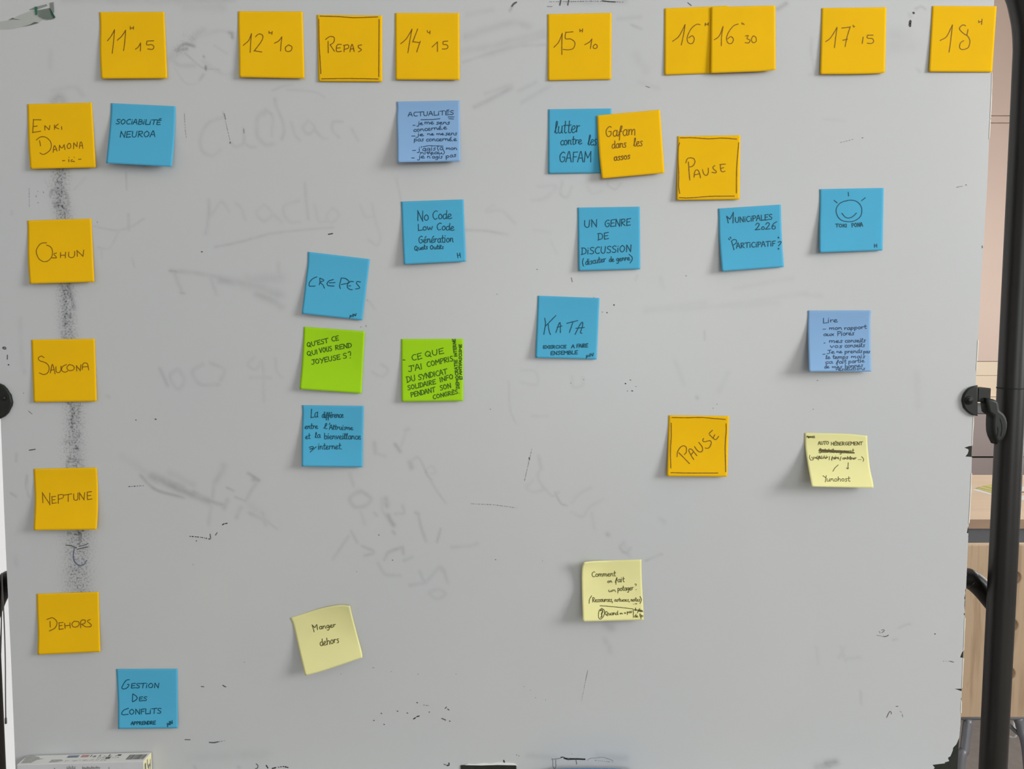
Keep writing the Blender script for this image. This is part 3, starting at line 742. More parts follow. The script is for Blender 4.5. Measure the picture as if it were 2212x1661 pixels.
# ------------------------------------------------------------------ sticky notes
def edge(a, b, mids, t):
    P = catmull([a]+list(mids)+[b], 12) if mids else np.array([a, b], float)
    d = np.r_[0, np.cumsum(np.linalg.norm(np.diff(P, axis=0), axis=1))]; d /= d[-1]
    return np.stack([np.interp(t, d, P[:, 0]), np.interp(t, d, P[:, 1])], -1)
class Sheet:
    def __init__(s, tl, tr, br, bl, lift=(3, 2), L=(), T=(), R=(), B=(), tlc=0, trc=0, lf=0, base=.0007):
        s.c = [np.array(p, float) for p in (tl, tr, br, bl)]; s.e = (T, R, B, L); s.lift = lift; s.tlc = tlc; s.trc = trc; s.lf = lf; s.base = base
    def px(s, u, v):
        tl, tr, br, bl = s.c; T, R, B, L = s.e
        t = edge(tl, tr, T, u); b = edge(bl, br, B, u); l = edge(tl, bl, L, v); r = edge(tr, br, R, v)
        u = u[:, None]; v = v[:, None]
        return (1-v)*t + v*b + (1-u)*l + u*r - ((1-u)*(1-v)*tl + u*(1-v)*tr + (1-u)*v*bl + u*v*br)
    def h(s, u, v):
        u = np.clip(u, -.05, 1.05); v = np.clip(v, -.05, 1.05)
        g = np.clip((v-.10)/.90, 0, 1.1)**1.55
        z = (s.lift[0]*(1-u) + s.lift[1]*u)*g*.001
        z = z + s.tlc*.001*np.clip(1-(u+v)/.55, 0, 1)**2 + s.trc*.001*np.clip(1-((1-u)+v)/.8, 0, 1)**1.6
        z = z + s.lf*.001*np.clip(1-u/.45, 0, 1.1)**2*np.clip((v+.3)/.6, 0, 1)
        return z + s.base
    def inv(s, P):
        tl, tr, br, bl = s.c
        ex = tr-tl; ey = bl-tl; M = np.linalg.inv(np.stack([ex, ey], 1)); uv = (P-tl) @ M.T
        for _ in range(8):
            u, v = np.clip(uv[:, 0], -.1, 1.1), np.clip(uv[:, 1], -.1, 1.1); uv = np.stack([u, v], 1)
            uv = uv + (P - s.px(u, v)) @ M.T
        return uv[:, 0], uv[:, 1]
    def pos(s, P, off=.00016):
        u, v = s.inv(P); return ray_pt(P[:, 0], P[:, 1], -(s.h(u, v)+off))
    def build(s, m, parent, n=30):
        g = np.linspace(0, 1, n); U, V = np.meshgrid(g, g); U = U.ravel(); V = V.ravel()
        P = s.px(U, V); hh = s.h(U, V); A = ray_pt(P[:, 0], P[:, 1], -hh); Bk = A.copy(); Bk[:, 1] += .00016
        Vt = np.vstack([A, Bk]); N = n*n; Fc = []
        for j in range(n-1):
            for i in range(n-1):
                a = j*n+i; Fc.append((a, a+n, a+n+1, a+1)); Fc.append((N+a, N+a+1, N+a+n+1, N+a+n))
        ring = [i for i in range(n)] + [j*n+n-1 for j in range(1, n)] + [(n-1)*n+i for i in range(n-2, -1, -1)] + [j*n for j in range(n-2, 0, -1)]
        for i in range(len(ring)):
            a, b = ring[i], ring[(i+1) % len(ring)]; Fc.append((a, b, N+b, N+a))
        return mesh_obj('paper', Vt, Fc, m, parent, smooth=True)
def note(sheet, col, label, crop, strokes, w=2.1, group=None, fn=None, drawing=None, bold=(), sig=None):
    c = sheet.c; mid = sum(c)/4
    root = empty('sticky_note', at(*((c[0]+c[1])/2), -sheet.base), label, 'sticky note', group)
    sheet.build(MP[col], root)
    ox, oy, sc = crop
    cv = lambda L_, ww: [([(ox+x/sc, oy+y/sc) for x, y in st], float(ww)) for st in L_]
    allst = cv(strokes, w)
    for L_, ww in bold: allst += cv(L_, ww)
    strips(allst, sheet.pos, w, 'handwriting', MI[col], root)
    if sig: strips(cv(sig, w), sheet.pos, w, 'signature', MI[col], root)
    if drawing: strips(cv(drawing, w), sheet.pos, w, 'pen_drawing', MI[col], root)
    return root
def words(*a):
    out = []
    for t in a: out += word(*t)
    return out
G_T = 'orange time notes in the top row'; G_R = 'orange room notes down the left side'; G_P = 'orange pause notes with a drawn border'
G_S = 'notes naming the sessions'
C1 = (0, 0, 4.372); CE = (40, 200, 3.955); CS = (0, 600, 4.615); CN = (0, 960, 3.611); C2 = (500, 0, 4.337); C3 = (1150, 0, 3.863); C4 = (1700, 0, 4.32)
note(Sheet((214.5, 26), (355, 25.6), (361.4, 169.3), (218.4, 169.7), (5, 3), L=[(216, 60), (215.5, 110)]), 'orange', 'orange note reading 11H15, first of the top row', C1,
 parse('1015,385 1050,340 1082,280;1082,280 1072,400 1060,503;1108,380 1150,340 1187,285;1187,285 1180,380 1168,478;1230,250 1232,278;1232,268 1258,262;1262,250 1260,276;1278,465 1305,445 1328,405;1328,405 1326,482;1452,385 1388,388 1388,388 1386,425 1430,420 1455,440 1440,465 1395,462'), 1.9, G_T)
note(Sheet((514.3, 24.2), (653.8, 24.7), (657.9, 169.5), (516.6, 166.5), (5, 3), L=[(514.5, 60), (516, 110)]), 'orange', 'orange note reading 12H10 in the top row', C2,
 parse('110,425 160,380 188,315;188,315 180,400 175,492;225,345 255,318 292,330 285,380 215,475 215,475 285,487;352,292 352,312;352,310 378,305;382,295 378,322;402,405 440,385 472,345;472,345 465,410 460,478;535,420 505,445 515,480 555,475 568,440 535,420'), 1.9, G_T)
note(Sheet((684.5, 31.8), (825.8, 33.4), (825.8, 176.4), (687.9, 175.7), (1.5, 1.5)), 'orange', 'orange note reading REPAS inside a drawn border', C2,
 parse('830,150 1000,155 1150,165 1370,158;818,180 822,400 838,690;1383,182 1382,400 1380,718;843,738 1100,735 1375,740') + parse('905,385 907,495;882,370 920,342 962,350 958,395 925,420 925,420 965,480;1030,415 990,422 985,480 1030,480;988,450 1020,447;1055,485 1058,425;1050,425 1095,420 1095,450 1058,462;1110,485 1125,420 1135,420 1150,482;1115,460 1145,455;1220,420 1190,425 1190,445 1220,465 1190,485'), 2.0)
note(Sheet((853.5, 28), (992.3, 28), (992.7, 172.5), (854.4, 171.8), (2.5, 3)), 'orange', 'orange note reading 14H15 in the top row', C2,
 parse('1585,410 1640,360 1692,272;1692,272 1670,390 1653,495;1745,270 1700,390 1700,390 1765,400;1770,385 1735,488;1835,285 1838,305 1858,300;1862,288 1858,318;1880,440 1930,392;1930,392 1930,482;2028,385 1985,388 1985,388 1982,415 2015,418 2030,440 2010,458 1975,458'), 1.9, G_T)
note(Sheet((1182.9, 30.5), (1320.9, 27.7), (1320.3, 171.4), (1183.7, 174), (1.2, 1)), 'orange', 'orange note reading 15H10 in the top row', C3,
 parse('180,395 220,350 250,278;250,278 246,370 247,455;340,265 280,270 280,270 275,322 320,325 355,355 345,400 305,415 258,412;397,243 398,265;398,258 418,252;420,240 416,268;437,372 475,352 497,325;497,325 485,405;525,368 508,385 515,405 540,398 540,375 525,368'), 1.9, G_T)
note(Sheet((1435.5, 18), (1573, 12.2), (1573, 157), (1435.5, 161.8), (1.2, .3)), 'orange', 'orange note reading 16H, its right part covered by the 16H30 note', C3,
 parse('1170,345 1225,300 1275,205;1275,205 1262,290 1243,375;1400,205 1370,203 1325,240 1293,310 1300,355 1335,362 1352,325 1335,298 1305,315;1445,192 1442,215;1442,208 1462,200;1468,190 1466,212'), 1.9, G_T)
note(Sheet((1536.2, 15), (1674.7, 11.9), (1675.5, 150.9), (1534.9, 157.9), (3, 3.5), base=.0022, B=[(1600, 155.6), (1640, 154)]), 'orange', 'orange note reading 16H30, overlapping the 16H note', C3,
 parse('1518,332 1560,300 1592,220;1592,220 1580,300 1577,382;1718,200 1680,215 1640,265 1620,320 1635,360 1665,360 1678,325 1655,305 1628,325;1750,188 1750,205 1762,195 1768,205;1778,300 1805,295 1790,320 1818,335 1805,358 1775,355;1845,298 1828,325 1840,355 1868,345 1865,310 1845,298'), 1.8, G_T)
note(Sheet((1775.2, 17.4), (1914.8, 15.5), (1911.8, 157), (1771.8, 160.2), (3, 2.5), B=[(1840, 160), (1890, 158.8)]), 'orange', 'orange note reading 17H15 in the top row', C4,
 parse('362,388 410,350 468,255;468,255 455,350 444,445;510,262 590,252 590,252 560,350 543,435;520,375 565,365;618,235 622,255 632,245;712,345 702,405;805,328 752,328 752,328 750,355 795,358 810,385 790,405 750,402'), 1.9, G_T)
note(Sheet((2014.1, 12.7), (2153, 13.4), (2143.3, 155.6), (2006.7, 154.6), (2, .8)), 'orange', 'orange note reading 18H, last of the top row at the board corner', C4,
 parse('1428,378 1490,340 1545,232;1545,232 1530,370 1513,487;1668,240 1640,232 1610,265 1640,305 1690,340 1708,390 1690,445 1640,462 1612,445 1620,400 1650,380;1690,275 1680,330;1790,192 1792,212;1790,208 1815,200;1822,178 1816,228'), 1.9, G_T)
note(Sheet((59, 224.8), (198.5, 221.5), (206.9, 361.8), (65.3, 364.9), (5, 4.5), L=[(60, 260), (61.5, 310)]), 'orange', 'orange note reading ENKI DAMONA with small ici below', CE,
 parse('193,232 128,232 128,232 122,340 122,340 190,330;125,290 160,285;225,320 225,282 225,282 262,318 262,318 268,280;307,275 307,315;340,268 310,295 310,295 345,310;368,290 370,315;180,410 188,455;152,405 190,378 240,385 278,430 270,490 215,528 182,515;295,510 305,455 312,455 330,500;298,490 325,482;347,495 350,448 350,448 370,475 390,445 390,445 398,487;432,432 415,455 425,478 448,465 442,437 432,432;470,480 472,430 472,430 500,462 500,462 502,422;520,475 528,425 540,425 550,478;522,455 547,452;375,582 395,580;430,570 430,592;460,572 447,580 455,592 468,584 478,588 478,592;430,552 432,553;476,552 478,553;512,570 535,567'), 1.8, G_R)
note(Sheet((59, 476.4), (197.3, 472), (203.8, 609), (64, 612.9), (7, 5), L=[(60, 500), (60.5, 560)]), 'orange', 'orange note reading OSHUN in the left column', CE,
 parse('240,1283 190,1290 152,1350 175,1420 230,1445 280,1410 290,1350 270,1315 240,1303;325,1370 300,1378 320,1400 325,1412 285,1412;360,1365 358,1410;358,1390 400,1388;402,1362 400,1412;430,1362 430,1400 455,1410 478,1395 480,1355;503,1400 500,1350 500,1350 550,1398 550,1398 558,1345'), 1.8, G_R)
note(Sheet((67.8, 733.7), (204.8, 731.7), (209.1, 867), (72.6, 868.7), (3.5, 3)), 'orange', 'orange note reading SAUCONA in the left column', CS,
 parse('440,795 410,780 382,800 395,825 460,850 490,890 480,940 440,965 392,948;503,948 518,870 528,870 550,958;505,922 540,915;558,885 560,935 585,945 605,925 608,880;665,865 625,885 615,925 645,940 675,930;690,865 665,895 690,925 735,915 735,880 690,865;765,930 762,875 762,875 800,925 800,925 808,865;820,915 830,855 870,855 885,920;825,890 880,885'), 1.8, G_R)
note(Sheet((72.6, 1012.6), (209, 1009.8), (209, 1143.9), (72.6, 1145.5), (11, 8), L=[(74.5, 1050), (75.5, 1080), (74.5, 1110)], R=[(211.5, 1050), (211.5, 1100)]), 'orange', 'orange note reading NEPTUNE in the left column', CN,
 parse('335,455 332,380 332,380 388,465 388,465 388,378;435,405 405,408 405,408 408,460 408,460 440,455;405,432 430,430;455,460 455,392;452,395 490,390 492,415 455,428;500,395 560,385;532,390 532,445;575,385 578,430 605,430 608,378;620,432 620,378 620,378 655,430 655,430 660,375;715,368 680,372 680,372 682,430 682,430 718,425;680,400 710,398'), 1.8, G_R)
note(Sheet((79, 1282.6), (213.2, 1278.5), (216.8, 1408), (81.1, 1414.2), (6, 5), L=[(80, 1320), (82, 1370)]), 'orange', 'orange note reading DEHORS, lowest in the left column', CN,
 parse('390,1380 392,1425;365,1365 410,1352 445,1385 430,1430 385,1455;492,1388 460,1392 460,1392 462,1443 462,1443 495,1438;462,1415 485,1412;505,1395 508,1435;508,1415 545,1410;545,1390 548,1432;580,1378 560,1400 575,1425 612,1415 615,1385 580,1378;630,1430 632,1375 665,1370 660,1395 635,1402 635,1402 672,1425;705,1365 680,1378 712,1405 705,1422 678,1422'), 1.8, G_R)
note(Sheet((1463.6, 294), (1599.4, 292), (1597.5, 430.8), (1461.7, 432.2), (4, 2)), 'orange', 'orange note reading PAUSE straight, bordered, in the upper right', (1440, 280, 10.38),
 parse('305,183 600,182 950,205 1250,188 1570,212;292,295 262,400 255,650 275,1000 270,1250 295,1430;1617,290 1600,500 1570,900 1565,1420;285,1522 500,1530 1000,1495 1520,1490;490,725 505,950 522,1130;430,745 470,650 545,630 620,660 635,740 580,820 510,835;618,1070 630,950 670,900 720,930 762,1080;625,1015 730,990;805,895 830,980 885,1030 935,970 935,860;1082,805 1035,840 1060,890 1120,940 1090,970 1015,955;1320,772 1195,780;1205,780 1215,900 1250,945 1310,930;1215,870 1280,850'), 2.0, G_P)
note(Sheet((1444.6, 896.9), (1575, 898.4), (1570.9, 1029.9), (1441, 1028.9), (8, 4)), 'orange', 'orange note reading PAUSE diagonally, bordered, in the lower middle', (1420, 880, 9.772),
 parse('308,212 600,218 930,212 1200,235 1440,255;292,330 295,600 278,900 285,1280;1452,345 1455,500 1432,800 1445,1360;285,1378 700,1385 1280,1385;418,1040 430,930 500,830 570,810 615,850 610,950 570,995;455,955 680,1185;770,1100 690,970 665,895 700,875 750,910 835,1020;715,995 770,930;785,825 830,890 880,935 940,930 955,850 875,735;978,655 955,700 1000,725 1110,700 1140,740 1110,830 1060,865 1010,855;1165,480 1090,552;1100,575 1180,650 1235,680 1295,610;1180,640 1215,575'), 2.0, G_P)
note(Sheet((1184.4, 236), (1320.9, 234.3), (1320, 373.4), (1184.4, 374.6), (2, .6)), 'blue', 'blue note reading lutter contre les GAFAM, partly covered by an orange note', C3,
 words(('lutter', 185, 1115, 388, 1105, 100, .12), ('contre', 232, 1212, 408, 1203, 68, .1), ('les', 462, 1212, 530, 1212, 85, .12), ('GAFAM', 222, 1352, 487, 1352, 84, .06)), 2.0, G_S)
note(Sheet((1289.8, 249.3), (1425.7, 236.9), (1435.3, 373.5), (1300.1, 385.7), (7, 3), base=.0022, L=[(1291.5, 290), (1295, 340)]), 'orange', 'tilted orange note reading Gafam dans les assos', C3,
 words(('Gafam', 608, 1142, 857, 1128, 85, .1), ('dans', 662, 1240, 780, 1228, 62, .1), ('les', 845, 1222, 915, 1218, 70, .1), ('assos', 678, 1342, 812, 1325, 54, .1)), 2.0, G_S, bold=[(words(('assos', 680, 1342, 813, 1325, 50, .1)), 1.6)])
note(Sheet((239.7, 222.8), (379.3, 229.6), (371.2, 360), (229.1, 352.5), (12, 11), L=[(238.8, 250), (236, 285), (231.5, 330)], R=[(378.5, 260), (376, 310)]), 'blue', 'blue note reading SOCIABILITE NEUROA near the top left', CE,
 words(('SOCiABiLiTÉ', 828, 268, 1208, 274, 42, .2), ('NEUROA', 862, 382, 1165, 378, 50, .16)), 1.9, G_S)
note(Sheet((856.5, 219.5), (993, 217), (994.4, 348.5), (858.4, 350.6), (15, 6), L=[(857.5, 235), (856.6, 255), (858, 300)]), 'periwinkle', 'periwinkle note headed ACTUALITES with a dashed list', (840, 200, 9.228),
 words(('ACTUALiTÉS', 385, 475, 1290, 438, 82, .03), ('je', 560, 645, 670, 642, 75), ('me', 705, 632, 885, 628, 78), ('sens', 940, 632, 1205, 632, 75), ('concerné.e', 485, 782, 1145, 728, 80), ('je', 540, 868, 680, 865, 70), ('ne', 760, 855, 890, 850, 62), ('me', 945, 852, 1090, 845, 62), ('sens', 1120, 852, 1350, 848, 78), ('pas', 495, 970, 685, 968, 78), ('concerné.e', 735, 972, 1342, 962, 82),
  ("j'agis", 565, 1165, 925, 1150, 85), ('(à', 950, 1142, 1075, 1140, 82), ('mon', 1135, 1142, 1350, 1140, 70), ('niveau)', 620, 1232, 1110, 1222, 70), ("je", 570, 1312, 700, 1310, 85), ("n'agis", 760, 1310, 1060, 1312, 75), ('pas', 1130, 1308, 1335, 1275, 75)) +
 parse('640,540 850,535 1020,520;1180,485 1300,485;1195,520 1290,525;480,652 525,652;455,865 520,865;680,1078 800,1058 950,1062 1080,1068;470,1155 535,1152;450,1303 510,1303'), 1.6, G_S)
note(Sheet((866.4, 435.4), (1001.3, 430.7), (1006.6, 564.8), (872.5, 571), (8, 3), L=[(868, 470), (870, 520)]), 'blue', 'blue note reading No Code Low Code Generation', (850, 420, 9.77),
 words(('No', 495, 555, 730, 550, 205, .02), ('Code', 820, 525, 1215, 515, 180, .05), ('Low', 510, 760, 820, 752, 130, .0), ('Code', 905, 748, 1265, 762, 150, .05), ('Génération', 525, 1030, 1255, 1008, 150, .05), ('Quels', 440, 1188, 715, 1150, 95, .1), ('Outils', 770, 1162, 1050, 1148, 88, .08)), 1.9, G_S, sig=words(('H', 1350, 1340, 1420, 1330, 100, 0)))
note(Sheet((1247.6, 448.4), (1382.2, 446.4), (1383.2, 581.5), (1250, 584.8), (5, 2), L=[(1248.2, 480), (1249, 530)]), 'blue', 'blue note reading UN GENRE DE DISCUSSION', (1230, 430, 9.77),
 words(('UN', 305, 602, 580, 580, 150), ('GENRE', 740, 590, 1280, 555, 145, .12), ('DE', 600, 865, 820, 838, 135, .1), ('DiSCUSSiON', 250, 1172, 1300, 1105, 140, .1), ('discuter', 335, 1392, 760, 1325, 120, .12), ('de', 835, 1330, 935, 1320, 110, .1), ('genre', 985, 1318, 1270, 1292, 110, .1)) +
 parse('300,1250 275,1330 300,1415;1260,1165 1325,1230 1320,1290 1280,1350'), 1.95, G_S)
note(Sheet((1551.5, 450.5), (1686.9, 441.8), (1693.5, 576.6), (1559.4, 586.1), (8, 2), L=[(1552.5, 480), (1554, 520)], R=[(1687.8, 480), (1690, 530)]), 'blue', 'blue note reading MUNICIPALES 2026 PARTICIPATIF?', (1540, 430, 9.77),
 parse('290,360 310,430 325,505;290,360 360,425 360,425 430,290 430,290 425,505;330,830 355,860;360,800 385,828;1380,800 1375,825 1400,820 1380,800;390,900 420,860 490,860 495,920 430,970;395,900 420,980 445,1070;1380,910 1440,890 1435,930 1385,990;1383,1047 1388,1050') +
 words(('UNiCiPALES', 465, 500, 1250, 428, 112, .06), ('2026', 885, 655, 1325, 632, 145, .08), ('ARTiCiPATiF', 495, 1038, 1315, 988, 105, .03)), 2.0, G_S, bold=[(parse('1383,1048 1388,1048'), 4.0)])
note(Sheet((1770.8, 408.6), (1908.9, 405.9), (1906.6, 541), (1770.2, 545.6), (7, 2.5), L=[(1771, 440), (1770, 490)]), 'blue', 'blue note with a drawn smiling sun above TOKI PONA', (1750, 390, 9.77),
 words(('TOKI', 535, 982, 775, 985, 68, 0), ('PONA', 880, 985, 1112, 968, 82, 0)), 1.9, G_S, sig=words(('H', 1352, 1410, 1412, 1408, 68, 0)),
 drawing=parse('740,435 820,415 950,425 1050,500 1090,600 1080,720 1020,800 900,860 780,865 650,830 570,730 550,620 590,520 680,450 770,430;670,690 740,770 820,790 900,760 980,685;805,245 812,325;505,415 572,470;1085,425 1165,362'))
note(Sheet((1161.7, 638.7), (1295.1, 643.7), (1288.9, 776.6), (1156.9, 772.7), (6, 2), L=[(1160.5, 680), (1159, 720)]), 'blue', 'blue note reading KATA in large letters', (1140, 620, 9.77),
 parse('360,655 375,780 340,1000;595,600 375,825;430,770 450,920 480,1005;595,960 650,800 680,740 690,800 690,965;620,850 725,820;820,765 1055,708;955,740 880,960;1000,1000 1100,800 1160,735 1150,850 1110,960 1145,975;1015,870 1195,852') +
 words(('EXERCiCE', 320, 1298, 805, 1288, 62, .1), ('A', 920, 1290, 985, 1288, 70), ('FAiRE', 1030, 1280, 1265, 1268, 75), ('ENSEMBLE', 480, 1432, 1045, 1415, 75)), 1.9, G_S, sig=words(('piN', 1230, 1482, 1378, 1455, 60, .3)))
note(Sheet((1745.4, 670.6), (1882, 670.4), (1882.2, 802.7), (1747.6, 802.6), (17, 5), L=[(1745, 700), (1745.8, 750)], R=[(1880.3, 690), (1880.6, 740)]), 'periwinkle', 'periwinkle note headed Lire with small crowded lines', (1720, 655, 9.772),
 words(('Lire', 560, 420, 860, 402, 105), ('mon', 695, 562, 955, 555, 78), ('rapport', 1010, 565, 1475, 535, 78), ('aux', 570, 690, 790, 686, 75), ('Piores', 865, 690, 1215, 672, 95), ('mes', 690, 835, 970, 830, 80), ('conseils', 1025, 830, 1455, 820, 82), ('vos', 705, 940, 960, 940, 78), ('conseils', 1020, 932, 1440, 922, 82), ('Je', 650, 1070, 800, 1058, 75), ('ne', 850, 1055, 960, 1050, 72), ('prends', 1020, 1062, 1385, 1045, 82), ('pas', 1415, 1058, 1555, 1050, 75),
  ('le', 625, 1180, 710, 1172, 85), ('temps', 765, 1172, 1085, 1172, 82), ('mais', 1155, 1160, 1445, 1155, 72), ('ça', 605, 1275, 760, 1270, 72), ('fait', 845, 1278, 1050, 1270, 85), ('partie', 1100, 1268, 1430, 1245, 78), ('de', 590, 1380, 690, 1370, 78), ('mes', 750, 1376, 960, 1370, 68), ('bonnes', 1025, 1370, 1400, 1342, 78), ('résolutions', 835, 1425, 1445, 1405, 62)) +
 parse('565,548 625,546;585,840 612,838;560,1078 610,1074'), 1.6, G_S)
note(Sheet((1738.5, 934.9), (1873.6, 941.2), (1887.1, 1054.1), (1753.6, 1051), (26, 10), L=[(1738.5, 950), (1740.3, 974), (1746, 1010)], R=[(1874, 960), (1879, 1010), (1885.5, 1040)], T=[(1780, 935.6), (1830, 937)]), 'pale', 'pale yellow note reading AUTO HEBERGEMENT, bottom curling away', (1720, 920, 11.07),
 words(('AUTO', 525, 452, 780, 446, 80, .05), ('HÉBERGEMENT', 830, 462, 1580, 456, 78, .03), ('Autohébergement', 545, 640, 1370, 645, 95, .05), ('y', 365, 790, 415, 788, 80), ('réfléchir', 440, 792, 755, 782, 75), ('faire', 840, 800, 1020, 792, 80), ('contribuer', 1100, 802, 1430, 800, 75), ('unohost', 725, 1328, 1280, 1325, 115, .02)) +
 parse('325,700 318,760 355,825;800,730 790,815;1075,735 1045,830;1485,800 1490,801;1520,802 1525,803;1548,805 1553,806;1565,735 1612,790 1600,850;1005,930 930,1000 878,1085;1245,880 1235,1030;1205,1000 1232,1035 1250,1000;640,1190 710,1240;720,1185 695,1340'), 1.45, G_S,
 bold=[(parse('540,580 800,600 1240,625 1390,640;560,565 1250,605;600,605 1100,640 1390,648;550,590 580,530 600,600 570,650'), 2.0), (parse('250,270 270,230 280,285 300,235 300,300 330,240 340,290 360,240 375,290 400,235 410,290;430,240 440,285'), 1.7)])
note(Sheet((665.1, 543.8), (799.1, 559.7), (782.8, 692), (651.8, 677.4), (6, 2), L=[(664.5, 570), (661, 600), (656.5, 640)]), 'blue', 'tilted blue note reading CREPES', (640, 530, 9.772),
 parse('435,665 350,700 280,780 272,850 300,862 400,858;495,690 500,760 485,835;500,690 590,740 500,775 560,830 595,905;785,720 690,750 650,810 680,850 800,858;695,790 820,785;950,700 925,800 915,860 932,915;945,690 1040,700 1110,760 1080,800 950,825;1210,765 1140,765 1085,820 1080,880 1120,925 1185,935;1105,855 1150,855;1355,775 1290,760 1270,800 1320,860 1340,905 1250,920'), 1.9, G_S, sig=words(('piN', 1125, 1512, 1255, 1495, 55, .3)))
note(Sheet((656.3, 705.6), (788.1, 715.6), (780.9, 850), (647.4, 840.4), (7, 2), L=[(655.2, 735), (652, 790)], trc=2.5), 'green', 'green note asking QU\'EST CE QUI VOUS REND JOYEUSES?', (630, 690, 9.772),
 words(("QU'EST", 325, 585, 770, 488, 92, .06), ('CE', 845, 465, 990, 438, 95), ('QUI', 325, 770, 550, 728, 92, .06), ('VOUS', 590, 710, 850, 660, 100), ('REND', 920, 645, 1265, 588, 95), ('JOYEUSE', 425, 955, 1025, 838, 98, .05), ('S', 1085, 828, 1165, 810, 105)) + parse('1190,695 1240,675 1245,730 1238,762;1237,810 1241,812'), 1.95, G_S)
note(Sheet((866.6, 732.2), (1000.7, 731.9), (1000.5, 866.2), (867.9, 867.5), (6, 3), L=[(866.6, 770), (867, 810)]), 'green', 'green note filled with lines CE QUE J\'AI COMPRIS, right of the other green note', (850, 715, 9.77),
 words(('CE', 390, 628, 595, 582, 120), ('QUE', 665, 552, 1055, 472, 112), ("J'AI", 320, 865, 610, 802, 118), ('COMPRIS', 710, 762, 1260, 628, 105), ('DU', 285, 1088, 465, 1042, 118), ('SYNDICAT', 525, 1035, 1130, 905, 108), ('SOLIDAIRE', 300, 1250, 890, 1115, 95), ('INFO', 985, 1082, 1265, 1002, 98), ('PENDANT', 370, 1400, 880, 1282, 98), ('SON', 985, 1255, 1215, 1195, 98), ('CONGRÈS.', 835, 1440, 1385, 1312, 85),
  ('DEMOCRATIE', 1390, 1212, 1342, 612, 62), ('INTERNE', 1345, 540, 1305, 172, 62), ('ET', 1455, 1025, 1450, 950, 62), ('ANTIFASCISME', 1440, 922, 1438, 290, 55)) + parse('195,610 245,612'), 1.95, G_S)
note(Sheet((652.5, 875.1), (785.5, 876.9), (783.2, 1009.4), (652, 1007.4), (10, 3), L=[(653.5, 890), (652.8, 910), (652, 950)], trc=1.5), 'blue', 'blue note beginning La difference entre, under the left green note', (630, 860, 9.772),
 words(('La', 395, 412, 545, 405, 180, .12), ('différence', 635, 415, 1085, 412, 125, .08), ('entre', 275, 655, 545, 648, 115, .05), ("l'", 675, 650, 790, 645, 115, .2), ('Altruisme', 795, 662, 1285, 672, 100, .03), ('et', 290, 865, 385, 860, 115), ('la', 495, 842, 600, 835, 120), ('bienveillance', 680, 865, 1450, 870, 125, .03), ('internet.', 550, 1085, 1060, 1075, 125, .08)) +
 parse('370,1040 440,1018 465,1045 390,1080;520,1025 450,1085 390,1140;385,1068 450,1072'), 1.8, G_S)
note(Sheet((1262, 1214.5), (1385.5, 1208.4), (1390.7, 1339.4), (1259.2, 1342.5), (17, 6), L=[(1257.5, 1224), (1256.2, 1245), (1257, 1285)], T=[(1272, 1213), (1290, 1211.6), (1340, 1209.8)], R=[(1386.3, 1250), (1389, 1300)], lf=1.5, tlc=14), 'pale', 'pale yellow note asking Comment on fait un potager?, left side curled', (1230, 1190, 9.772),
 words(('Comment', 470, 550, 970, 535, 110, .05), ('on', 800, 680, 895, 670, 75), ('fait', 965, 665, 1155, 655, 105, .08), ('un', 820, 865, 970, 862, 70), ('potager', 1015, 850, 1345, 828, 105, .08), ('Ressources,', 485, 1082, 915, 1072, 100, .05), ('astuces,', 945, 1068, 1270, 1065, 75), ('notes', 1295, 1070, 1488, 1065, 85), ('Quand', 750, 1362, 1020, 1350, 85, .05), ('on', 1060, 1342, 1120, 1337, 50), ('a', 1150, 1328, 1182, 1325, 45), ('pas', 1215, 1322, 1322, 1305, 65), ('de', 1370, 1262, 1425, 1260, 60), ('place', 1440, 1280, 1550, 1292, 75), ('de', 1370, 1405, 1445, 1400, 70), ('tps', 1480, 1400, 1560, 1395, 80)) +
 parse('1380,705 1405,695 1418,712 1402,735;1406,815 1410,816;470,945 425,1020 418,1105;1490,960 1522,1030 1490,1110;1385,1115 1425,1115;1350,1122 1353,1124;645,1155 1000,1185 1335,1222;1350,1225 1350,1405;680,1210 630,1260 612,1380 650,1440 720,1380 740,1260 680,1210'), 1.55, G_S, bold=[(parse('655,1262 690,1240 705,1280 680,1330 685,1380 665,1402'), 2.6)])
note(Sheet((627, 1334.6), (756.4, 1309), (782.7, 1420.5), (659.2, 1459.3), (16, 7), L=[(634, 1352), (645, 1400)], T=[(690, 1314.8), (733, 1306.8)], R=[(759, 1322), (770, 1365), (781.5, 1408)], B=[(690, 1451.5), (740, 1435)], trc=6), 'pale', 'pale yellow tilted note reading Manger dehors', (610, 1290, 8.742),
 parse('560,520 580,580 600,655;565,525 610,575 610,575 650,515 650,515 665,615') + words(('anger', 695, 610, 1000, 565, 95, .05), ('dehors', 710, 925, 1065, 858, 130, .06)), 1.7, G_S)
note(Sheet((251, 1445.1), (383.5, 1444.6), (384, 1573), (255, 1574.5), (7, 3), L=[(252.5, 1470), (254.8, 1520)]), 'blue', 'blue note reading GESTION DES CONFLITS at the bottom left', (230, 1420, 9.772),
 parse('485,470 410,490 330,620 350,665 430,645 480,575 440,570;555,770 545,930;560,770 650,840 620,900 550,935;465,1075 370,1110 320,1180 350,1210 460,1200') +
 words(('ESTiON', 510, 648, 1100, 642, 100, .12), ('ES', 680, 922, 850, 912, 85, .1), ('ONFLiTS', 475, 1205, 1150, 1180, 108, .08), ('APPRENDRE', 518, 1425, 1030, 1410, 68, .1)), 1.9, G_S, sig=words(('piN', 1280, 1440, 1395, 1405, 75, .15)))

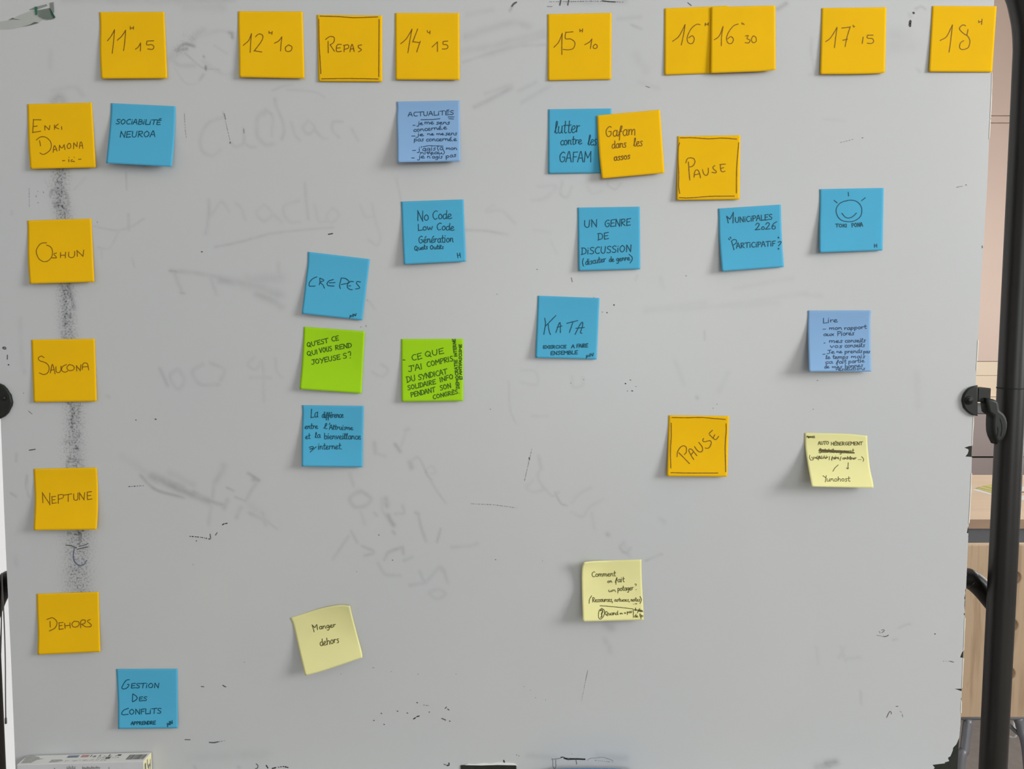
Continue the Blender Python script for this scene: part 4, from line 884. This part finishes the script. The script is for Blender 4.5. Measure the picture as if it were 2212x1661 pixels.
# ------------------------------------------------------------------ tape remnants, top left
def tape_mat(name, c, a):
    m, nt, p = nodes_mat(name); p.inputs['Base Color'].default_value = (*c, 1); p.inputs['Roughness'].default_value = .25
    nz = nt.nodes.new('ShaderNodeTexNoise'); nz.inputs['Scale'].default_value = 45; mr = nt.nodes.new('ShaderNodeMapRange'); mr.inputs[3].default_value = a*.6; mr.inputs[4].default_value = min(1, a*1.3)
    nt.links.new(nz.outputs[0], mr.inputs[0]); nt.links.new(mr.outputs[0], p.inputs['Alpha']); return m
tp = empty('adhesive_tape', at(60, 35, -.0004), 'torn strip of clear greenish adhesive tape in the top left corner', 'tape')
def tpoly(name, pts, h, m, lab=None):
    o = slab(name, [tuple(at(x/9.217, y/9.217)[i] for i in (0, 2)) for x, y in pts], -h-.00012, -h, m, tp)
    if lab: o['label'] = lab
tpoly('tape_film', [(-300, 470), (0, 432), (180, 402), (260, 360), (420, 290), (600, 222), (1000, 160), (1050, 250), (1112, 350), (1080, 385), (960, 400), (940, 415), (840, 400), (760, 465), (600, 505), (430, 540), (290, 575), (150, 590), (0, 595), (-300, 610)], .0003, tape_mat('clear_tape', (.42, .45, .36), .15))
tpoly('tape_film', [(580, 188), (700, 142), (930, 82), (950, 122), (740, 190), (600, 205)], .0003, tape_mat('clear_tape_thin', (.28, .32, .28), .35), 'narrow upper sliver of tape')
tpoly('tape_film', [(990, 60), (1075, 45), (1086, 240), (1060, 280), (1000, 170)], .00055, tape_mat('clear_tape_grey', (.26, .27, .25), .42), 'small grey end of tape')
tpoly('tape_film', [(760, 210), (990, 165), (1090, 350), (1060, 385), (960, 395), (860, 380), (770, 330)], .0006, tape_mat('clear_tape_double', (.20, .25, .22), .42), 'doubled darker tape')
tpoly('green_streak', [(695, 140), (750, 138), (752, 300), (712, 305)], .0009, tape_mat('green_ink_film', (.02, .17, .10), .62))
tpoly('green_streak', [(990, 165), (1015, 180), (1112, 350), (1080, 372), (1035, 300)], .0009, tape_mat('green_ink_film_b', (.015, .10, .06), .8))
tpoly('tape_edge', [(170, 400), (260, 358), (300, 378), (430, 398), (260, 385)], .0006, tape_mat('tape_fold', (.10, .11, .08), .5))
tpoly('tape_edge', [(430, 540), (600, 495), (700, 440), (780, 455), (600, 508)], .0006, tape_mat('tape_fold_b', (.12, .13, .11), .5))

# ------------------------------------------------------------------ marker box on the tray
bx = empty('marker_box', at(190, 1629, -.012) - Vector((0, 0, BOXH)), 'slim white cardboard marker box lying on the pen tray, printed with a barcode', 'box')
M_card = mat('white_card', (.78, .77, .74), .6, .02); M_cardf = mat('pale_lilac_card', (.60, .59, .60), .6, .03); M_cardy = mat('cream_card_end', (.85, .78, .45), .6, .05)
BL, BR_ = at(58.2, 1632.4, -.0022), at(326.7, 1625, -.0022); FL, FR = at(40.9, 1651.5, -.0218), at(313.6, 1644, -.0218)
top = [BL, BR_, Vector((BR_.x-.0005, -.0218, FR.z)), Vector((BL.x+.0005, -.0218, FL.z))]
zf = (BL.z-FL.z)
def boxpt(u, v, w=0.0):   # u along length, v from back to front on the lid
    p = top[0]*(1-u)*(1-v) + top[1]*u*(1-v) + top[2]*u*v + top[3]*(1-u)*v; return p + Vector((0, 0, w))
zb = ztop
V = [boxpt(0, 0), boxpt(1, 0), boxpt(1, 1), boxpt(0, 1)]; Lo = [Vector((p.x, p.y, zb)) for p in V]
mesh_obj('box_lid', V+[p-Vector((0, 0, .0006)) for p in V], [(0, 3, 2, 1), (4, 5, 6, 7), (0, 1, 5, 4), (1, 2, 6, 5), (2, 3, 7, 6), (3, 0, 4, 7)], M_card, bx)
d_ = Vector((0, 0, .0006))
o = mesh_obj('box_body', [p-d_ for p in V]+Lo, [(0, 1, 5, 4), (3, 0, 4, 7), (4, 5, 6, 7), (2, 3, 7, 6), (1, 2, 6, 5)], M_cardf, bx)
o.data.materials.append(M_cardy); o.data.polygons[4].material_index = 1
M_print = {k: mat('print_'+k, c, .6, .15, 500) for k, c in {'black': (.03, .03, .03), 'grey': (.42, .42, .40), 'blue': (.20, .25, .32), 'red': (.55, .25, .23), 'mid': (.22, .22, .22)}.items()}
def prnt(name, quads, m, on='lid'):
    V_ = []; F_ = []
    for q in quads:
        k = len(V_)
        for (u, v) in q:
            V_.append(boxpt(u, v, .00012) if on == 'lid' else Vector((top[3].x+(top[2].x-top[3].x)*u, top[3].y-.00012, top[3].z+(top[2].z-top[3].z)*u-.0006-v*.03)))
        F_.append(tuple(range(k, k+len(q))))
    return mesh_obj(name, V_, F_, m, bx)
R_ = lambda u0, u1, v0, v1: [(u0, v0), (u1, v0), (u1, v1), (u0, v1)]
bars = []; u = .845
while u < .985:
    wv = random.choice((.0022, .0036, .005)); bars.append(R_(u, u+wv, .22, .78)); u += wv + random.choice((.0022, .0035))
prnt('barcode', bars, M_print['black'])
prnt('printed_patch', [[(.0, .0), (.06, .02), (.115, .2), (.13, .35), (.17, .42), (.12, .55), (.1, .85), (.02, .88)], [(.24, .55), (.32, .55), (.345, .72), (.3, .85), (.24, .88)]], M_print['grey'])
tag(prnt('printed_patch', [R_(.345, .435, .12, .38)], M_print['blue']), 'blue printed bar'); tag(prnt('printed_patch', [R_(.455, .515, .12, .36)], M_print['red']), 'red printed bar')
ic = []
for (u0, u1, v0, v1) in ((.53, .537, .1, .35), (.60, .607, .12, .35), (.675, .683, .1, .36), (.745, .775, .15, .3), (.67, .705, .42, .62), (.555, .575, .22, .38)): ic.append(R_(u0, u1, v0, v1))
prnt('printed_icons', ic, M_print['black'])
ic = []
for i in range(26):
    a_ = .35 + i*.0135; 
    if random.random() < .8: ic.append(R_(a_, a_+random.uniform(.004, .011), .62+random.uniform(0, .1), .72+random.uniform(0, .12)))
for i in range(9): a_ = .60+i*.02; ic.append(R_(a_, a_+.012, .45+random.uniform(-.04, .04), .55))
for i in range(5): a_ = .55+i*.045; ic.append(R_(a_, a_+.02, .26, .36))
prnt('printed_icons', ic, M_print['grey'])
ic = [R_(u0, u0+w_, v0, .9) for u0, w_, v0 in ((.075, .006, .25), (.105, .004, .32), (.135, .02, .42), (.185, .005, .3), (.23, .018, .42), (.29, .005, .38), (.31, .025, .45), (.2, .012, .42))]
ic += [R_(.292, .3, .16, .24)]
for i in range(9): ic.append(R_(.392+i*.008, .397+i*.008, .12+.04*math.sin(i*2), .9))
for i in range(12): ic.append(R_(.515+i*.012, .524+i*.012, .14+.02*(i % 3), .24)); ic.append(R_(.515+i*.012, .523+i*.012, .3, .5))
ic += [R_(.725, .73, .18, .9), R_(.715, .74, .28, .33)]
prnt('printed_lettering', ic, M_print['mid'], 'front')
V_ = []; F_ = []
for (y0, y1, z0, z1) in ((-.019, -.016, .004, .013), (-.013, -.0115, .002, .010), (-.012, -.006, .010, .014), (-.010, -.0085, .014, .024), (-.006, -.0045, .006, .022)):
    k = len(V_)
    for (y, z) in ((y0, z0), (y1, z0), (y1, z1), (y0, z1)): V_.append((BR_.x+.0001, y, BR_.z-.001-z))
    F_.append((k, k+1, k+2, k+3))
mesh_obj('printed_lettering', V_, F_, M_print['mid'], bx)
# ------------------------------------------------------------------ blue eraser on the tray, barely in the picture
er = empty('board_eraser', (at(1262, 1661, -.02).x, -.022, ztop), 'rounded blue board eraser on the tray, only its top edge showing', 'eraser')
ex, ez = at(1275, 1658, -.022).x, at(1275, 1663, -.008).z
M_blue = mat('blue_plastic', (.10, .26, .50), .4, .03); M_felt = mat('grey_felt', (.3, .3, .3), .95, .1)
prof = [(-.052, .006), (-.052, .6), (-.046, .86), (-.03, .97), (0, 1.0), (.03, .97), (.046, .86), (.052, .6), (.052, .006)]
hh_ = ez-ztop
slab('eraser_grip', [(ex+x, ztop+.008+(hh_-.008)*z) for x, z in prof], -.040, -.006, M_blue, er, bev=.002)
box('felt_pad', ex-.049, ex+.049, -.038, -.008, ztop, ztop+.008, M_felt, er)

# ------------------------------------------------------------------ cords hanging at the left
M_cord = mat('grey_cord', (.30, .28, .26), .8, .1)
c1 = tube('hanging_cord', [at(4, 1238, .045), at(5, 1262, .045), at(7, 1300, .045), at(9.8, 1365, .045), at(11.5, 1430, .045), at(11.8, 1490, .045), at(12.4, 1545, .045), at(12.8, 1563, .045)], [.0007]*50 + [.0013]*20, M_cord, None, seg=8)
tag(c1, 'longer thin grey cord hanging beside the left edge of the board', 'cord', 'thin cords hanging at the left')
c2 = tube('hanging_cord', [at(3.5, 1238, .048), at(4, 1290, .048), at(3, 1340, .048), at(2.2, 1390, .048), at(1.5, 1412, .048)], .0007, M_cord, None, seg=8)
tag(c2, 'shorter thin grey cord ending at mid height, left of the longer cord', 'cord', 'thin cords hanging at the left')

# ------------------------------------------------------------------ background: wall unit, desk, chair
YU = 3.35; ux0, ux1 = 1.25, RX1-.002
zz = lambda y, Y=YU: at(2150, y, Y).z
un = empty('wall_cupboard', ((ux0+ux1)/2, YU+.25, 0), 'tall built-in cupboard with beige doors above mauve drawers behind the desk', 'cupboard')
box('carcass', ux0, ux1, YU+.02, RY1-.002, 0, RZ-.002, M_core, un)
box('side_panel', ux0-.018, ux0-.0005, YU+.001, RY1-.002, 0, RZ-.002, M_beige, un)
mid = [ux0+.002, 1.95, 2.75+.42, ux1-.002]
def front(name, y0, y1, m, dy=0.0, gap=.0015, cols=mid):
    a = RZ-.004 if y0 is None else zz(y0); b = .08 if y1 is None else zz(y1)
    for i in range(len(cols)-1):
        box(name, cols[i]+gap, cols[i+1]-gap, YU-.0+dy, YU+.0195, b+gap*1.2, a-gap*1.2, m, un, bev=.0008)
front('upper_door', None, 250, M_beige); front('rail_panel', 250, 265.5, M_beige); front('cupboard_door', 265.5, 781, M_beige)
front('wood_panel', 781, 811, M_peach, gap=.0006); front('wood_panel', 811, 857, M_peach, -.001, gap=.0008)
box('shelf_edge', ux0, ux1, YU-.03, YU+.0195, zz(870)+.001, zz(857)-.001, M_peach, un, bev=.001)
box('recess_strip', ux0, ux1, YU+.004, YU+.0195, zz(893), zz(870)+.0005, M_grey, un)
front('drawer', 893, 987, M_mauve, gap=.003); front('drawer', 988, 1150, M_mauve, gap=.003)
front('plinth_door', 1150, None, M_mauve)
box('plinth', ux0, ux1, YU+.03, YU+.05, 0, .08, M_core, un)
# desk
dk = empty('desk', (1.9, 1.95, 0), 'birch-topped desk with grey metal frame behind the board', 'desk')
YD0 = 1.55; zt_ = at(2150, 1122, YD0).z; dx0, dx1 = 1.05, 2.65; YD1 = YD0+.78
box('desk_top', dx0, dx1, YD0+.002, YD1, zt_-.028, zt_, M_birch, dk, bev=.0006)
zE = at(2150, 1142, YD0).z
box('front_edge_band', dx0, dx1, YD0, YD0+.0018, zE, zt_-.0004, M_bedge, dk)
zB = at(2150, 1177, YD0+.01).z
box('frame_beam', dx0+.03, dx1-.03, YD0+.012, YD0+.045, zB, zt_-.0285, M_grey, dk, bev=.001)
box('frame_beam', dx0+.03, dx1-.03, YD1-.05, YD1-.015, zB, zt_-.0285, M_grey, dk, bev=.001)
for x_ in (dx0+.035, dx1-.075):
    box('frame_beam', x_, x_+.04, YD0+.046, YD1-.051, zB, zt_-.0285, M_grey, dk, bev=.001)
    for y_ in (YD0+.014, YD1-.053): box('leg', x_, x_+.04, y_, y_+.036, 0, zB-.0005, M_grey, dk, bev=.002)
# papers on the desk
M_yel = mat('yellow_paper', (.66, .60, .22), .8, .03); M_wht = mat('white_paper', (.85, .83, .78), .8, .02)
def desk_pt(px, py):
    b = -(py - H/2)/F; dy = math.cos(TH)+b*math.sin(TH); dz = -math.sin(TH)+b*math.cos(TH); t = (zt_-CAM[2])/dz
    return Vector((CAM[0]+t*(px-W/2)/F, CAM[1]+t*dy, zt_))
def sheet(pts, k, m, lab, cat, name, grp):
    P = [desk_pt(x, y)+Vector((0, 0, .0006+k*.0009)) for x, y in pts]; n = len(P)
    V = P+[p-Vector((0, 0, .0004)) for p in P]
    o = mesh_obj(name, V, [tuple(range(n)), tuple(range(2*n-1, n-1, -1))]+[(i, n+i, n+(i+1) % n, (i+1) % n) for i in range(n)], m)
    tag(o, lab, cat, grp)
GP = 'loose sheets on the desk'
sheet([(2097, 1058), (2120, 1056), (2205, 1070), (2260, 1078), (2225, 1083), (2145, 1070)], 0, M_wht, 'white sheet lowest under the yellow sheets on the desk', 'paper', 'paper_sheet', GP)
sheet([(2108, 1055), (2150, 1050), (2200, 1056), (2190, 1071), (2144, 1066.5)], 1, M_yel, 'yellow sheet lying lowest of the fanned yellow ones', 'paper', 'paper_sheet', GP)
sheet([(2111, 1053.5), (2155, 1047), (2204, 1053), (2190, 1067), (2146, 1062)], 2, M_yel, 'yellow sheet in the middle of the fan on the desk', 'paper', 'paper_sheet', GP)
sheet([(2122, 1051), (2160, 1044.5), (2206, 1049), (2196, 1062), (2150, 1058)], 3, M_yel, 'topmost yellow sheet of the fan, crossing behind the upright', 'paper', 'paper_sheet', GP)
sheet([(2198, 1054), (2235, 1052), (2260, 1064), (2204, 1064)], 4, M_wht, 'small white sheet at the right edge of the photo on the desk', 'paper', 'paper_sheet', GP)
# white cable dropping from the desk
M_cab = mat('white_cable', (.8, .8, .78), .5, .02)
tag(tube('power_cable', [desk_pt(2202, 1100)+Vector((0, 0, .003)), Vector((at(2200, 1121, YD0-.006).x, YD0-.004, zt_+.0035)), at(2199, 1128, YD0-.012), at(2198, 1150, YD0-.014), at(2195.5, 1200, YD0-.014), at(2194, 1260, YD0-.014), at(2193, 1400, YD0-.014), at(2190, 1560, YD0-.014), Vector((at(2190, 1560, YD0).x, YD0-.014, .05)), Vector((at(2190, 1560, YD0).x-.01, YD0+.03, .004)), Vector((at(2190, 1560, YD0).x-.05, YD0+.45, .004))], .0028, M_cab, None, seg=8), 'thin white cable hanging over the front edge of the desk', 'cable')
# chair with a pierced plywood back
YC = .78
ch = empty('plywood_chair', (at(2150, 1400, YC).x, YC+.22, 0), 'chair with pale plywood back pierced by round holes, grey tubular legs', 'chair')
hc = [at(2187, 1246.5, YC), at(2180.5, 1349, YC), at(2174.5, 1453, YC)]; rH = .0178
cx = (hc[0].x+hc[2].x)/2 + .012; ztp = at(2150, 1176, YC).z; zbt = at(2150, 1545, YC).z; hw = .205
outline = []
def corner(cx_, cz_, r, a0, a1):
    return [(cx_+r*math.cos(math.radians(a)), cz_+r*math.sin(math.radians(a))) for a in np.linspace(a0, a1, 8)]
r1 = .05
outline = corner(cx+hw-r1, ztp-r1, r1, 0, 90) + corner(cx-hw+r1, ztp-r1-.002, r1, 90, 180) + corner(cx-hw+.02+r1, zbt+r1, r1, 180, 270) + corner(cx+hw-.02-r1, zbt+r1, r1, 270, 360)
hl = [[(c.x+rH*math.cos(a), c.z+rH*math.sin(a)) for a in np.linspace(0, 2*math.pi, 28, endpoint=False)] for c in hc]
bk = slab('backrest', outline, YC-.006, YC+.006, M_ply, ch, holes=hl, bev=.0025)
Vr = corner(cx+hw-r1, ztp-r1, r1, 20, 90) + corner(cx-hw+r1, ztp-r1-.002, r1, 90, 160)
tube('edge_veneer', [Vector((x, YC, z+.0012)) for x, z in Vr], .0042, mat('pale_veneer_edge', (.62, .46, .31), .5, .05), ch, seg=8, n=2)
zs = zbt-.006
tube('seat_rail', [Vector((cx-.19, YC+.004, zs)), Vector((cx+.19, YC+.004, zs))], .0066, M_chrome, ch, smooth_path=False)
st = slab('seat', [(cx-.2, 0), (cx+.2, 0), (cx+.19, .38), (cx-.19, .38)], 0, .012, M_ply, ch, bev=.003)
for v in st.data.vertices: x, y, z = v.co; v.co = (x, YC+.016+z, zs+.004+y*.9)
xl_ = at(2094, 1552, YC).x; xr_ = at(2205, 1552, YC).x
tube('leg', [Vector((xl_, YC+.004, zs-.004)), at(2083, 1620, YC-.01), at(2074, 1661, YC-.02), Vector((at(2045, 1800, YC-.05).x, YC-.05, .006))], .0098, M_chrome, ch)
tube('leg', [Vector((xr_-.004, YC+.004, zs-.002)), at(2207, 1575, YC), at(2222, 1661, YC-.02), Vector((at(2248, 1800, YC-.05).x, YC-.05, .006))], .0105, M_chrome, ch)
tube('leg', [Vector((xl_-.01, YC+.40, zs+.002)), Vector((xl_-.035, YC+.45, .006))], .0098, M_chrome, ch, smooth_path=False)
tube('leg', [Vector((xr_+.01, YC+.40, zs+.002)), Vector((xr_+.035, YC+.45, .006))], .0098, M_chrome, ch, smooth_path=False)
tube('brace', [at(2168, 1550, YC+.012), at(2180, 1566, YC+.012), at(2192, 1578, YC+.01), at(2206, 1590, YC)], .0045, M_chrome, ch)
